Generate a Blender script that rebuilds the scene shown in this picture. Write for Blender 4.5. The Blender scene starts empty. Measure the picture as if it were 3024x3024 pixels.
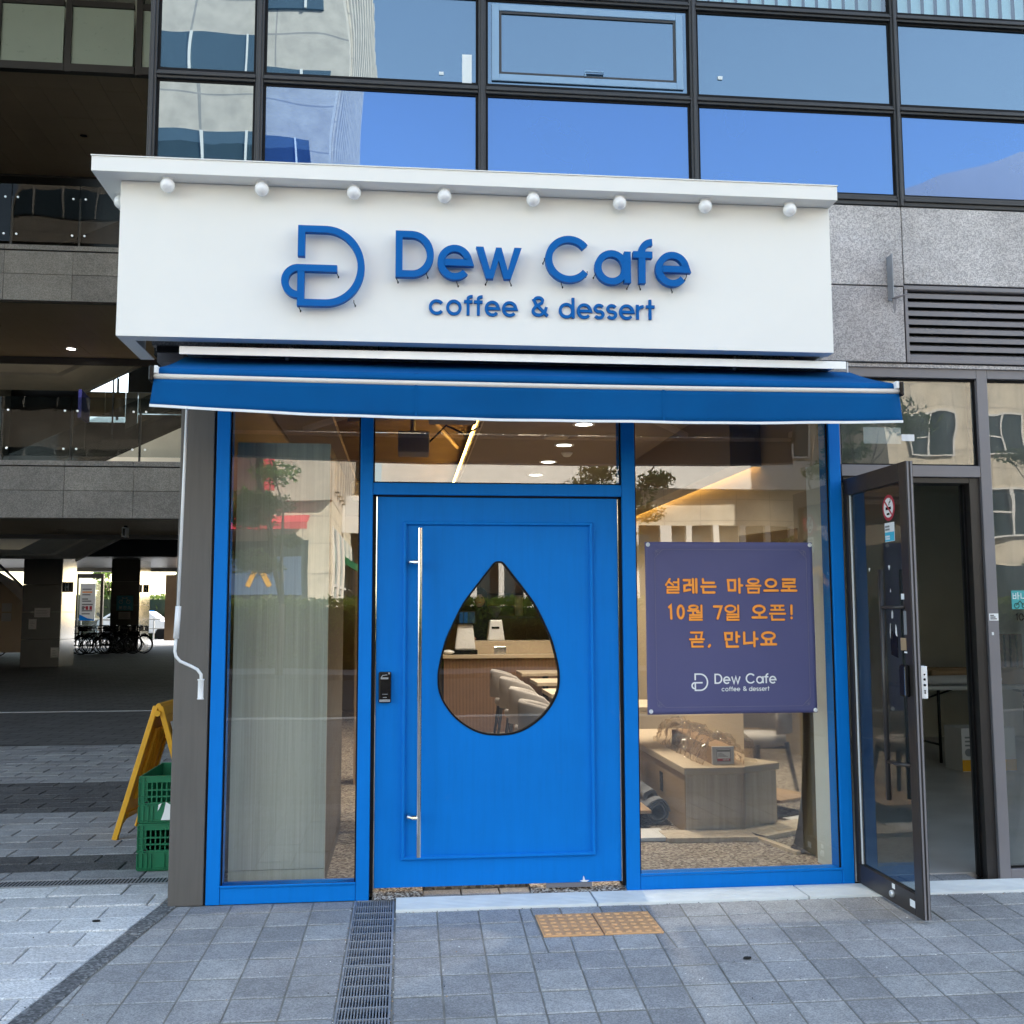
import bpy, math, random
from math import sin, cos, pi, radians, sqrt, atan2
from mathutils import Vector, Matrix
random.seed(7)
S = bpy.context.scene
COL = S.collection

# ------------------------------------------------------------------ camera, sky, sun, exposure
def cam_matrix(loc, yaw, pitch, roll):
    cy, sy, cp, sp = cos(yaw), sin(yaw), cos(pitch), sin(pitch)
    f = Vector((sy*cp, cy*cp, sp)); r = Vector((cy, -sy, 0)); u = r.cross(f)
    r, u = r*cos(roll)+u*sin(roll), u*cos(roll)-r*sin(roll)
    m = Matrix((r, u, -f)).transposed().to_4x4(); m.translation = loc
    return m
cd = bpy.data.cameras.new('camera'); cam = bpy.data.objects.new('camera', cd); COL.objects.link(cam)
cd.sensor_width = 36; cd.sensor_fit = 'HORIZONTAL'; cd.lens = 36.0; cd.clip_start = .05; cd.clip_end = 2000
cam.matrix_world = cam_matrix(Vector((0, -5.4, 1.45)), radians(5.957), radians(5.607), radians(-.164))
S.camera = cam
SUN_EL, SUN_AZ = radians(38), radians(52)
w = bpy.data.worlds.new('World'); S.world = w; w.use_nodes = True
nt = w.node_tree; sky = nt.nodes.new('ShaderNodeTexSky'); sky.sky_type = 'NISHITA'; sky.sun_disc = False
sky.dust_density = 1.0; sky.ozone_density = .6; sky.sun_elevation = SUN_EL; sky.sun_rotation = SUN_AZ
tn = nt.nodes.new('ShaderNodeMix'); tn.data_type = 'RGBA'; tn.blend_type = 'MULTIPLY'; tn.inputs[0].default_value = 1; tn.inputs[7].default_value = (1.12, 1.0, .84, 1)
nt.links.new(sky.outputs[0], tn.inputs[6]); nt.links.new(tn.outputs[2], nt.nodes['Background'].inputs[0]); nt.nodes['Background'].inputs[1].default_value = .15
sd = bpy.data.lights.new('sun', 'SUN'); sun = bpy.data.objects.new('sun', sd); COL.objects.link(sun)
sd.energy = 5; sd.angle = radians(.5); sd.color = (1, .95, .86)
sdir = Vector((sin(SUN_AZ)*cos(SUN_EL), cos(SUN_AZ)*cos(SUN_EL), sin(SUN_EL)))
sun.rotation_euler = sdir.to_track_quat('Z', 'Y').to_euler()
S.view_settings.view_transform = 'Standard'; S.view_settings.look = 'None'
S.view_settings.gamma = 1; S.view_settings.use_curve_mapping = False
S.view_settings.exposure = 2.46
S.cycles.max_bounces = 10; S.cycles.transparent_max_bounces = 16; S.cycles.glossy_bounces = 5
S.cycles.sample_clamp_indirect = 6; S.cycles.caustics_reflective = False; S.cycles.caustics_refractive = False

# ------------------------------------------------------------------ materials
def new_mat(n):
    m = bpy.data.materials.new(n); m.use_nodes = True
    return m, m.node_tree, m.node_tree.nodes['Principled BSDF']
def coords(t, scale=(1, 1, 1), kind='Object'):
    tc = t.nodes.new('ShaderNodeTexCoord'); mp = t.nodes.new('ShaderNodeMapping')
    t.links.new(tc.outputs[kind], mp.inputs[0]); mp.inputs['Scale'].default_value = scale
    return mp.outputs[0]
def geo_pos(t, scale=(1, 1, 1)):
    g = t.nodes.new('ShaderNodeNewGeometry'); mp = t.nodes.new('ShaderNodeMapping')
    t.links.new(g.outputs['Position'], mp.inputs[0]); mp.inputs['Scale'].default_value = scale
    return mp.outputs[0]
def noise(t, vec, scale, detail=4, rough=.55):
    n = t.nodes.new('ShaderNodeTexNoise'); n.inputs['Scale'].default_value = scale
    n.inputs['Detail'].default_value = detail; n.inputs['Roughness'].default_value = rough
    t.links.new(vec, n.inputs['Vector']); return n.outputs['Fac']
def ramp(t, fac, stops):
    r = t.nodes.new('ShaderNodeValToRGB'); t.links.new(fac, r.inputs[0]); e = r.color_ramp.elements
    while len(e) < len(stops): e.new(.5)
    for i, (p, c) in enumerate(stops): e[i].position = p; e[i].color = (*c, 1)
    return r.outputs[0]
def mixc(t, a, b, fac, mode='MULTIPLY'):
    m = t.nodes.new('ShaderNodeMix'); m.data_type = 'RGBA'; m.blend_type = mode
    for s, v in ((0, fac), (6, a), (7, b)):
        if hasattr(v, 'links'): t.links.new(v, m.inputs[s])
        else: m.inputs[s].default_value = v if s == 0 else (*v, 1)
    return m.outputs[2]
def bump(t, p, h, strength, dist=.01):
    b = t.nodes.new('ShaderNodeBump'); b.inputs['Strength'].default_value = strength; b.inputs['Distance'].default_value = dist
    t.links.new(h, b.inputs['Height']); t.links.new(b.outputs[0], p.inputs['Normal']); return b
def paint(n, c, rough=.5, metal=0, var=.1, vscale=3., bmp=.05, bscale=60., spec=.5, coat=0, streak=0):
    """Plain painted / moulded surface: a little uneven in colour, gloss and relief."""
    m, t, p = new_mat(n); v = geo_pos(t)
    n1 = noise(t, v, vscale, 5)
    bc = mixc(t, c, ramp(t, n1, [(.25, (1-var,)*3), (.75, (1+var*.4,)*3)]), 1.0)
    if streak:
        bc = mixc(t, bc, ramp(t, noise(t, geo_pos(t, (14, 14, .9)), 2.5, 6, .65), [(.34, (1-streak,)*3), (.56, (1, 1, 1))]), 1.0)
        dust = ramp(t, noise(t, geo_pos(t, (3, 3, 5)), 3.5, 8, .75), [(.60, (0, 0, 0)), (.80, (streak*.55,)*3)])
        sp = t.nodes.new('ShaderNodeSeparateColor'); t.links.new(dust, sp.inputs[0]); bc = mixc(t, bc, (.45, .44, .42), sp.outputs[0], 'MIX')
    t.links.new(bc, p.inputs['Base Color'])
    r = t.nodes.new('ShaderNodeMapRange'); t.links.new(noise(t, v, vscale*4, 3), r.inputs[0])
    r.inputs[3].default_value = max(0, rough-.08); r.inputs[4].default_value = min(1, rough+.08)
    t.links.new(r.outputs[0], p.inputs['Roughness']); p.inputs['Metallic'].default_value = metal
    p.inputs['Specular IOR Level'].default_value = spec; p.inputs['Coat Weight'].default_value = coat
    if bmp: bump(t, p, noise(t, v, bscale, 2), bmp, .002)
    return m
def granite(n, dark, mid, light, scale=90, rough=.7, per_obj=.12, stain=.25):
    m, t, p = new_mat(n); v = geo_pos(t)
    vo = t.nodes.new('ShaderNodeTexVoronoi'); vo.inputs['Scale'].default_value = scale; t.links.new(v, vo.inputs['Vector'])
    sep = t.nodes.new('ShaderNodeSeparateColor'); t.links.new(vo.outputs['Color'], sep.inputs[0])
    c = ramp(t, sep.outputs[0], [(0, dark), (.32, dark), (.38, mid), (.68, mid), (.78, light), (1, light)])
    oi = t.nodes.new('ShaderNodeObjectInfo')
    c = mixc(t, c, ramp(t, oi.outputs['Random'], [(0, (1-per_obj,)*3), (.5, (1, 1, 1)), (1, (1+per_obj, 1+per_obj, 1+per_obj*.8))]), 1.0)
    c = mixc(t, c, ramp(t, noise(t, v, 1.7, 6, .65), [(.3, (1-stain,)*3), (.65, (1.06,)*3)]), 1.0)
    c = mixc(t, c, ramp(t, noise(t, v, 11, 4, .7), [(.25, (1-stain*.6,)*3), (.6, (1.03,)*3)]), 1.0)
    t.links.new(c, p.inputs['Base Color']); p.inputs['Roughness'].default_value = rough
    bump(t, p, noise(t, v, scale*1.4, 3), .25, .003)
    return m
def wood(n, c1, c2, sx=14, sz=.5, rough=.5):
    m, t, p = new_mat(n); v = geo_pos(t, (sx, sx, sz))
    c = ramp(t, noise(t, v, 1.6, 8, .62), [(.28, c1), (.5, tuple((a+b)/2 for a, b in zip(c1, c2))), (.72, c2)])
    c = mixc(t, c, ramp(t, noise(t, geo_pos(t, (sx*8, sx*8, sz*2)), 2, 4), [(.3, (.86,)*3), (.7, (1.05,)*3)]), 1.0)
    t.links.new(c, p.inputs['Base Color']); p.inputs['Roughness'].default_value = rough
    return m
def emit(n, c, s):
    m, t, p = new_mat(n); p.inputs['Base Color'].default_value = (0, 0, 0, 1)
    p.inputs['Emission Color'].default_value = (*c, 1); p.inputs['Emission Strength'].default_value = s
    return m
def glass(n, tint=(.9, .94, .93), ior=1.8, wav=.02, wscale=1.6, base=0., dirt=0.):
    """Sheet glass without bending: both faces' reflection taken on the face that is hit from outside."""
    m, t, p = new_mat(n); t.nodes.remove(p); L = t.links; out = t.nodes['Material Output']
    tr = t.nodes.new('ShaderNodeBsdfTransparent'); tr.inputs[0].default_value = (*tint, 1)
    gl = t.nodes.new('ShaderNodeBsdfGlossy'); gl.inputs['Roughness'].default_value = .0
    fr = t.nodes.new('ShaderNodeFresnel'); fr.inputs[0].default_value = ior
    ge = t.nodes.new('ShaderNodeNewGeometry'); inv = t.nodes.new('ShaderNodeMath'); inv.operation = 'SUBTRACT'; inv.inputs[0].default_value = 1
    L.new(ge.outputs['Backfacing'], inv.inputs[1])
    add = t.nodes.new('ShaderNodeMath'); add.operation = 'ADD'; add.use_clamp = True; L.new(fr.outputs[0], add.inputs[0]); add.inputs[1].default_value = base
    mul = t.nodes.new('ShaderNodeMath'); mul.operation = 'MULTIPLY'; L.new(add.outputs[0], mul.inputs[0]); L.new(inv.outputs[0], mul.inputs[1])
    b = t.nodes.new('ShaderNodeBump'); b.inputs['Strength'].default_value = wav; b.inputs['Distance'].default_value = .1
    L.new(noise(t, geo_pos(t), wscale, 1.5), b.inputs['Height']); L.new(b.outputs[0], gl.inputs['Normal'])
    mx = t.nodes.new('ShaderNodeMixShader'); L.new(mul.outputs[0], mx.inputs[0]); L.new(tr.outputs[0], mx.inputs[1]); L.new(gl.outputs[0], mx.inputs[2])
    res = mx.outputs[0]
    if dirt:
        df = t.nodes.new('ShaderNodeBsdfDiffuse'); df.inputs[0].default_value = (.5, .5, .48, 1)
        d = t.nodes.new('ShaderNodeMapRange'); L.new(noise(t, geo_pos(t, (9, 9, .8)), 2, 6, .7), d.inputs[0])
        d.inputs[1].default_value = .35; d.inputs[2].default_value = .8; d.inputs[3].default_value = dirt*.3; d.inputs[4].default_value = dirt
        m2 = t.nodes.new('ShaderNodeMixShader'); L.new(d.outputs[0], m2.inputs[0]); L.new(res, m2.inputs[1]); L.new(df.outputs[0], m2.inputs[2]); res = m2.outputs[0]
    L.new(res, out.inputs[0]); return m
def coated(n, body, refl=.42, wav=.03, wscale=1.2, tint=(.80, .95, 1)):
    """Coated curtain-wall glass over an opaque back panel."""
    m, t, p = new_mat(n); t.nodes.remove(p); L = t.links; out = t.nodes['Material Output']
    df = t.nodes.new('ShaderNodeBsdfDiffuse'); v = geo_pos(t)
    L.new(mixc(t, body, ramp(t, noise(t, v, .9, 4), [(.3, (.88,)*3), (.7, (1.08,)*3)]), 1.0), df.inputs[0])
    gl = t.nodes.new('ShaderNodeBsdfGlossy'); gl.inputs['Roughness'].default_value = 0; gl.inputs[0].default_value = (*tint, 1)
    b = t.nodes.new('ShaderNodeBump'); b.inputs['Strength'].default_value = wav; b.inputs['Distance'].default_value = .1
    L.new(noise(t, geo_pos(t, (1.6, 1, .7)), wscale, 1), b.inputs['Height']); L.new(b.outputs[0], gl.inputs['Normal'])
    lw = t.nodes.new('ShaderNodeFresnel'); lw.inputs[0].default_value = 1.3
    ad = t.nodes.new('ShaderNodeMath'); ad.use_clamp = True; L.new(lw.outputs[0], ad.inputs[0]); ad.inputs[1].default_value = refl
    mx = t.nodes.new('ShaderNodeMixShader'); L.new(ad.outputs[0], mx.inputs[0]); L.new(df.outputs[0], mx.inputs[1]); L.new(gl.outputs[0], mx.inputs[2])
    L.new(mx.outputs[0], out.inputs[0]); return m
def tiled(n, c1, c2, joint, sx, sy, jw=.012, rough=.8, off=.5, kindv='xy'):
    m, t, p = new_mat(n); v = geo_pos(t)
    if kindv == 'xz':
        mp = t.nodes.new('ShaderNodeMapping'); mp.inputs['Rotation'].default_value = (radians(-90), 0, 0); t.links.new(v, mp.inputs[0]); v = mp.outputs[0]
    b = t.nodes.new('ShaderNodeTexBrick'); t.links.new(v, b.inputs['Vector'])
    b.inputs['Color1'].default_value = (*c1, 1); b.inputs['Color2'].default_value = (*c2, 1); b.inputs['Mortar'].default_value = (*joint, 1)
    b.inputs['Scale'].default_value = 1; b.inputs['Mortar Size'].default_value = jw; b.inputs['Brick Width'].default_value = sx; b.inputs['Row Height'].default_value = sy
    b.offset = off
    t.links.new(mixc(t, b.outputs[0], ramp(t, noise(t, v, 2.2, 6), [(.3, (.8,)*3), (.7, (1.1,)*3)]), 1.0), p.inputs['Base Color'])
    p.inputs['Roughness'].default_value = rough; return m
def leafy(n, c1, c2):
    m, t, p = new_mat(n)
    oi = noise(t, geo_pos(t), 2.3, 3)
    t.links.new(ramp(t, oi, [(.3, c1), (.7, c2)]), p.inputs['Base Color']); p.inputs['Roughness'].default_value = .45
    tr = t.nodes.new('ShaderNodeBsdfTranslucent'); tr.inputs[0].default_value = (*[min(1, x*1.6) for x in c2], 1)
    mx = t.nodes.new('ShaderNodeMixShader'); mx.inputs[0].default_value = .35
    t.links.new(p.outputs[0], mx.inputs[1]); t.links.new(tr.outputs[0], mx.inputs[2]); t.links.new(mx.outputs[0], t.nodes['Material Output'].inputs[0]); return m

M = {}
M['blue'] = paint('blue_paint', (.001, .19, .66), .5, var=.07, bmp=.03, spec=.14, streak=.055)
M['blue_fabric'] = paint('blue_awning_fabric', (.002, .088, .28), .85, var=.16, bmp=.3, bscale=900, spec=.1)
M['letter_blue'] = paint('blue_letter_paint', (.001, .115, .40), .5, var=.04, bmp=0, spec=.12)
M['white'] = paint('white_sign_sheet', (.87, .855, .815), .55, var=.03, vscale=1.5, bmp=.02, spec=.3)
M['white_plastic'] = paint('white_plastic', (.78, .79, .80), .35, var=.04, bmp=0)
M['offwhite_bar'] = paint('enamelled_bar', (.72, .66, .6), .4, var=.05)
M['silver'] = paint('brushed_aluminium', (.68, .72, .76), .35, .7, var=.08)
M['hood_metal'] = paint('pale_anodised_hood', (.78, .82, .86), .38, .6, var=.05)
M['chrome'] = paint('polished_steel', (.75, .74, .72), .1, 1, var=.05, bmp=0)
M['black'] = paint('black_plastic', (.004, .004, .005), .25, var=.1, spec=.3, bmp=0)
M['rubber'] = paint('black_seal', (.004, .004, .005), .6, spec=.2)
M['column'] = paint('grey_column_paint', (.115, .106, .098), .55, var=.08, bmp=.04, streak=.12)
M['grey_frame'] = paint('grey_window_frame', (.20, .19, .205), .45, var=.08)
M['dark_frame'] = paint('dark_bronze_frame', (.028, .024, .023), .4, var=.2, bmp=.04)
M['mullion'] = paint('curtain_mullion', (.026, .027, .029), .45, var=.2)
M['granite'] = granite('pink_grey_granite', (.33, .315, .32), (.47, .445, .45), (.58, .555, .55), 170, .75)
M['granite_beam'] = granite('grey_granite_beam', (.20, .19, .175), (.27, .25, .235), (.33, .31, .29), 100, .7)
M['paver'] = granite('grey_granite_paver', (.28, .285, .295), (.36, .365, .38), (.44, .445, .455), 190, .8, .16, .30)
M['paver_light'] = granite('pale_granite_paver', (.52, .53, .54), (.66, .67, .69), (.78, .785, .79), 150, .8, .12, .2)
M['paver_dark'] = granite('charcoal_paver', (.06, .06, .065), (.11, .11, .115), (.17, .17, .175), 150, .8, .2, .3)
M['band'] = granite('dark_granite_kerb', (.09, .095, .10), (.15, .155, .165), (.26, .27, .28), 90, .75, .1, .25)
M['joint'] = paint('sandy_joint', (.25, .245, .22), .95, var=.4, vscale=9, bmp=.4, bscale=200)
M['joint_dark'] = paint('dirty_joint', (.12, .12, .118), .95, var=.5, vscale=9, bmp=.4, bscale=200)
M['marble'] = paint('pale_threshold_stone', (.76, .80, .81), .5, var=.12, vscale=7)
M['epoxy'] = granite('pebble_mortar', (.10, .07, .05), (.40, .33, .26), (.75, .70, .62), 110, .6)
M['grate'] = paint('galvanised_grate', (.34, .36, .39), .5, .3, var=.2, vscale=14)
M['void'] = paint('dark_void', (.01, .01, .01), .9)
M['tactile'] = paint('ochre_tactile_tile', (.68, .38, .18), .7, var=.14, vscale=12, bmp=.2)
M['banner'] = paint('purple_banner_vinyl', (.085, .085, .21), .6, var=.06, vscale=2.2, bmp=.1, bscale=700)
M['orange'] = paint('orange_print', (1.0, .36, .05), .6, var=.03, bmp=0)
M['brown_ink'] = paint('brown_outline_print', (.20, .035, .02), .6, var=.03, bmp=0)
M['white_ink'] = paint('white_print', (.82, .84, .85), .6, var=.02, bmp=0)
M['faint_ink'] = paint('faint_silver_print', (.17, .165, .25), .6, var=.02, bmp=0)
M['glass'] = glass('shop_window_glass', (.93, .95, .94), 2.3, .012, 1.1, .02)
M['glass_side'] = glass('grey_shop_glass', (.78, .82, .82), 1.9, .03, 1.6, .04, .14)
M['glass_door'] = glass('door_glass', (.5, .58, .62), 1.7, .02, 1.5, .02, .05)
M['glass_rail'] = glass('balustrade_glass', (.68, .70, .70), 1.26, .03, 1.0)
M['cw_blue'] = coated('blue_spandrel_glass', (.006, .035, .20), .23, tint=(.42, .66, 1.0))
M['cw_grey'] = coated('grey_blue_glass', (.02, .05, .085), .21, tint=(.68, .85, 1.0))
M['cw_clear'] = glass('clear_curtain_glass', (.8, .92, .95), 1.9, .08, 1.2, .1)
M['blind'] = paint('white_blind_fabric', (.75, .8, .8), .8, var=.05)
M['sash'] = paint('pale_blue_sash', (.22, .36, .52), .4, var=.06)
M['panel_wood'] = wood('ash_laminate', (.46, .43, .34), (.66, .63, .52), 16, .45)
M['bench_wood'] = wood('bench_laminate', (.42, .35, .27), (.64, .55, .43), 16, .45)
M['slat_wood'] = paint('walnut_slat', (.33, .19, .11), .5, var=.2)
M['tan'] = paint('tan_cabinet', (.38, .27, .16), .55, var=.1)
M['cream_top'] = paint('cream_counter_top', (.52, .42, .30), .4, var=.06)
M['table_top'] = wood('table_laminate', (.50, .40, .28), (.64, .53, .40), 5, 5)
M['chair_fabric'] = paint('grey_bouclé_fabric'.replace('é', 'e'), (.34, .31, .29), .9, var=.15, bmp=.4, bscale=300)
M['chair_leg'] = paint('black_chair_leg', (.02, .018, .017), .5)
M['carpet'] = granite('flecked_floor', (.13, .10, .08), (.28, .23, .18), (.42, .37, .30), 70, .9, .0, .15)
M['ceiling'] = paint('brown_grey_ceiling', (.25, .20, .155), .8, var=.06)
M['raw_ceiling'] = paint('ochre_plenum', (.22, .145, .065), .8, var=.25)
M['inner_wall'] = paint('warm_grey_wall', (.27, .22, .155), .8, var=.06)
M['side_wall_tan'] = paint('pale_tan_wall', (.34, .27, .18), .8, var=.06)
M['white_wall'] = paint('white_interior_panel', (.68, .72, .70), .7, var=.05)
M['led'] = emit('warm_led', (1, .55, .13), 7)
M['lamp_on'] = emit('lit_diffuser', (1, .95, .88), 3)
M['opal'] = paint('opal_globe', (.93, .93, .94), .2, var=.03, bmp=0, coat=.5)
M['plastic_wrap'] = glass('clear_wrap', (.94, .91, .86), 1.7, .6, 22, .03, .10)
M['cardboard'] = paint('brown_cardboard', (.36, .24, .14), .85, var=.15)
M['box_white'] = paint('white_carton', (.62, .62, .62), .7, var=.08)
M['box_grey'] = paint('grey_label', (.22, .23, .24), .7)
M['red_ink'] = paint('red_label', (.42, .03, .05), .6)
M['mirror'] = paint('mirror_silver', (.86, .88, .86), .01, 1, var=.0, bmp=0)
M['timber'] = wood('raw_timber', (.55, .44, .30), (.70, .58, .42), 4, 4)
M['roll_pad'] = paint('grey_padding', (.17, .18, .20), .95, var=.3)
M['room_wall'] = paint('grey_green_wall', (.60, .59, .52), .85, var=.06)
M['room_floor'] = paint('scuffed_vinyl_floor', (.50, .49, .48), .4, var=.3, vscale=2.5)
M['yellow'] = paint('yellow_plastic', (.72, .36, .012), .45, var=.12, vscale=8, bmp=.1)
M['green'] = paint('green_crate_plastic', (.006, .17, .075), .4, var=.12, vscale=9)
M['ceil_tile'] = paint('bronze_metal_tile', (.42, .32, .20), .5, .1, var=.04)
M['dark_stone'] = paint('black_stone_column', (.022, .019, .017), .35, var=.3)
M['steel_panel'] = paint('mirror_steel_panel', (.6, .6, .58), .12, 1, var=.1)
M['esc'] = paint('brushed_escalator_cladding', (.85, .80, .70), .4, .05, var=.1)
M['blue_sign'] = paint('blue_sign_plate', (.06, .48, .70), .45, var=.08)
M['deep_blue'] = paint('deep_blue_plate', (.015, .02, .30), .4)
M['teal'] = paint('teal_sticker', (.05, .36, .38), .5, var=.1)
M['skin'] = paint('skin', (.45, .27, .19), .55)
M['hair'] = paint('dark_hair', (.012, .010, .009), .5)
M['cloth_dark'] = paint('black_cloth', (.015, .015, .018), .9)
M['asphalt'] = paint('asphalt', (.055, .055, .057), .9, var=.3, vscale=3, bmp=.4, bscale=200)
M['walk'] = tiled('concrete_walk', (.24, .245, .26), (.2, .205, .22), (.12, .12, .12), .4, .2)
M['court'] = tiled('court_paving', (.16, .16, .16), (.13, .13, .135), (.07, .07, .07), .37, .2)
M['court_pale'] = tiled('pale_court_bed', (.34, .34, .345), (.30, .30, .31), (.14, .14, .14), .372, .2)
M['cream_wall'] = tiled('cream_stone_wall', (.66, .58, .44), (.62, .55, .42), (.36, .31, .25), 1.6, .9, .02, .8, .0, 'xz')
M['beige_wall'] = tiled('beige_panel_wall', (.50, .44, .36), (.48, .425, .35), (.28, .26, .23), 2.2, 1.6, .03, .7, .0, 'xz')
M['white_trim'] = paint('white_trim', (.7, .68, .63), .6)
M['win_dark'] = coated('street_window_glass', (.03, .045, .05), .12, .02)
M['red_fabric'] = paint('red_awning_fabric', (.55, .035, .05), .8)
M['brown_wall'] = paint('brown_fascia', (.10, .05, .04), .6)
M['bark'] = paint('pale_bark', (.22, .17, .12), .9, var=.3, bmp=.5, bscale=40)
M['leaf'] = leafy('tree_leaf', (.06, .12, .02), (.16, .24, .05))
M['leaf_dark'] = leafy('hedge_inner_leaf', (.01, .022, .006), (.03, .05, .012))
M['leaf_hedge'] = leafy('hedge_leaf', (.04, .085, .015), (.15, .21, .04))
M['dark_laminate'] = paint('dark_laminate', (.10, .08, .06), .5)
M['navy_board'] = paint('navy_board', (.05, .10, .20), .6)
M['tan_panel'] = paint('pale_tan_panel', (.72, .56, .34), .6)
M['frosted'] = paint('frosted_spandrel', (.34, .40, .34), .3, var=.05, bmp=0)
M['rail'] = paint('grey_railing', (.35, .35, .34), .5)

# ------------------------------------------------------------------ mesh builder
class MB:
    def __init__(s): s.v = []; s.f = []; s.m = []
    def add(s, vs, fs, mi=0):
        o = len(s.v); s.v += [tuple(v) for v in vs]; s.f += [tuple(i+o for i in f) for f in fs]; s.m += [mi]*len(fs); return s
    def box(s, x0, x1, y0, y1, z0, z1, mi=0):
        x0, x1 = min(x0, x1), max(x0, x1); y0, y1 = min(y0, y1), max(y0, y1); z0, z1 = min(z0, z1), max(z0, z1)
        v = [(x, y, z) for z in (z0, z1) for y in (y0, y1) for x in (x0, x1)]
        return s.add(v, [(0, 2, 3, 1), (4, 5, 7, 6), (0, 1, 5, 4), (1, 3, 7, 5), (3, 2, 6, 7), (2, 0, 4, 6)], mi)
    def frame(s, x0, x1, y0, y1, z0, z1, wd, mi=0):
        s.box(x0, x0+wd, y0, y1, z0, z1, mi); s.box(x1-wd, x1, y0, y1, z0, z1, mi)
        s.box(x0+wd, x1-wd, y0, y1, z0, z0+wd, mi); return s.box(x0+wd, x1-wd, y0, y1, z1-wd, z1, mi)
    def prism(s, poly, axis, a, b, mi=0):
        """poly: 2-D outline; axis y -> (x,z), axis x -> (y,z), axis z -> (x,y)."""
        P = {'y': lambda p, d: (p[0], d, p[1]), 'x': lambda p, d: (d, p[0], p[1]), 'z': lambda p, d: (p[0], p[1], d)}[axis]
        n = len(poly); v = [P(p, a) for p in poly]+[P(p, b) for p in poly]
        ar = sum(poly[i][0]*poly[(i+1) % n][1]-poly[(i+1) % n][0]*poly[i][1] for i in range(n))
        flip = (ar < 0) ^ (axis == 'y') ^ (b < a)
        f = [tuple(range(n-1, -1, -1)), tuple(range(n, 2*n))]+[(i, (i+1) % n, n+(i+1) % n, n+i) for i in range(n)]
        if flip: f = [tuple(reversed(q)) for q in f]
        return s.add(v, f, mi)
    def tube(s, pts, r, n=8, mi=0, cap=True):
        pts = [Vector(p) for p in pts]; rs = r if isinstance(r, (list, tuple)) else [r]*len(pts)
        d0 = (pts[1]-pts[0]).normalized(); a = d0.orthogonal().normalized(); v = []; f = []
        for i, p in enumerate(pts):
            d = ((pts[min(i+1, len(pts)-1)]-pts[max(i-1, 0)])).normalized()
            a = (a-d*a.dot(d)).normalized(); b = d.cross(a)
            v += [p+(a*cos(2*pi*k/n)+b*sin(2*pi*k/n))*rs[i] for k in range(n)]
        for i in range(len(pts)-1):
            f += [(i*n+k, i*n+(k+1) % n, (i+1)*n+(k+1) % n, (i+1)*n+k) for k in range(n)]
        if cap: f += [tuple(range(n-1, -1, -1)), tuple(range((len(pts)-1)*n, len(pts)*n))]
        return s.add(v, f, mi)
    def lathe(s, prof, c, axis='z', n=20, mi=0):
        v = []; f = []; c = Vector(c)
        for r, h in prof:
            for k in range(n):
                a = 2*pi*k/n; p = (r*cos(a), r*sin(a), h)
                p = {'z': p, 'y': (p[0], p[2], p[1]), 'x': (p[2], p[0], p[1])}[axis]; v.append(c+Vector(p))
        for i in range(len(prof)-1):
            for k in range(n):
                q = (i*n+k, i*n+(k+1) % n, (i+1)*n+(k+1) % n, (i+1)*n+k); f.append(q if axis != 'y' else q[::-1])
        return s.add(v, f, mi)
    def sphere(s, c, r, n=20, m=12, mi=0, sc=(1, 1, 1)):
        c = Vector(c); v = [c+Vector((0, 0, -r*sc[2]))]; f = []
        for i in range(1, m):
            t = -pi/2+pi*i/m
            v += [c+Vector((r*cos(t)*cos(2*pi*k/n)*sc[0], r*cos(t)*sin(2*pi*k/n)*sc[1], r*sin(t)*sc[2])) for k in range(n)]
        v.append(c+Vector((0, 0, r*sc[2])))
        f += [(0, 1+(k+1) % n, 1+k) for k in range(n)]
        for i in range(m-2):
            f += [(1+i*n+k, 1+i*n+(k+1) % n, 1+(i+1)*n+(k+1) % n, 1+(i+1)*n+k) for k in range(n)]
        e = len(v)-1; f += [(1+(m-2)*n+k, 1+(m-2)*n+(k+1) % n, e) for k in range(n)]
        return s.add(v, f, mi)
    def torus(s, c, R, r, axis='x', n=28, m=8, mi=0):
        v = []; f = []; c = Vector(c)
        for i in range(n):
            a = 2*pi*i/n
            for k in range(m):
                b = 2*pi*k/m; q = ((R+r*cos(b))*cos(a), (R+r*cos(b))*sin(a), r*sin(b))
                q = {'z': q, 'x': (q[2], q[0], q[1]), 'y': (q[0], q[2], q[1])}[axis]; v.append(c+Vector(q))
        for i in range(n):
            for k in range(m): f.append((i*m+k, ((i+1) % n)*m+k, ((i+1) % n)*m+(k+1) % m, i*m+(k+1) % m))
        return s.add(v, f, mi)
    def ribbon(s, path, wd, y0, y1, closed=False, rnd=False, mi=0, slope=0.):
        """A stroke of constant width in the (x,z) plane, front at y0, back at y1 (slope lifts it a hair along its length so that crossings do not coincide)."""
        P = [Vector(p) for p in path]; n = len(P); h = wd/2; L = []; R = []
        for i in range(n):
            a = P[i-1] if (i or closed) else None; b = P[(i+1) % n] if (i < n-1 or closed) else None
            d1 = (P[i]-a).normalized() if a is not None else None; d2 = (b-P[i]).normalized() if b is not None else None
            d1 = d1 or d2; d2 = d2 or d1; n1 = Vector((-d1.y, d1.x)); n2 = Vector((-d2.y, d2.x)); mt = n1+n2
            if mt.length < 1e-6: mt = n1.copy()
            mt.normalize(); k = min(1/max(mt.dot(n1), .3), 2.2); L.append(P[i]+mt*h*k); R.append(P[i]-mt*h*k)
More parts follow.
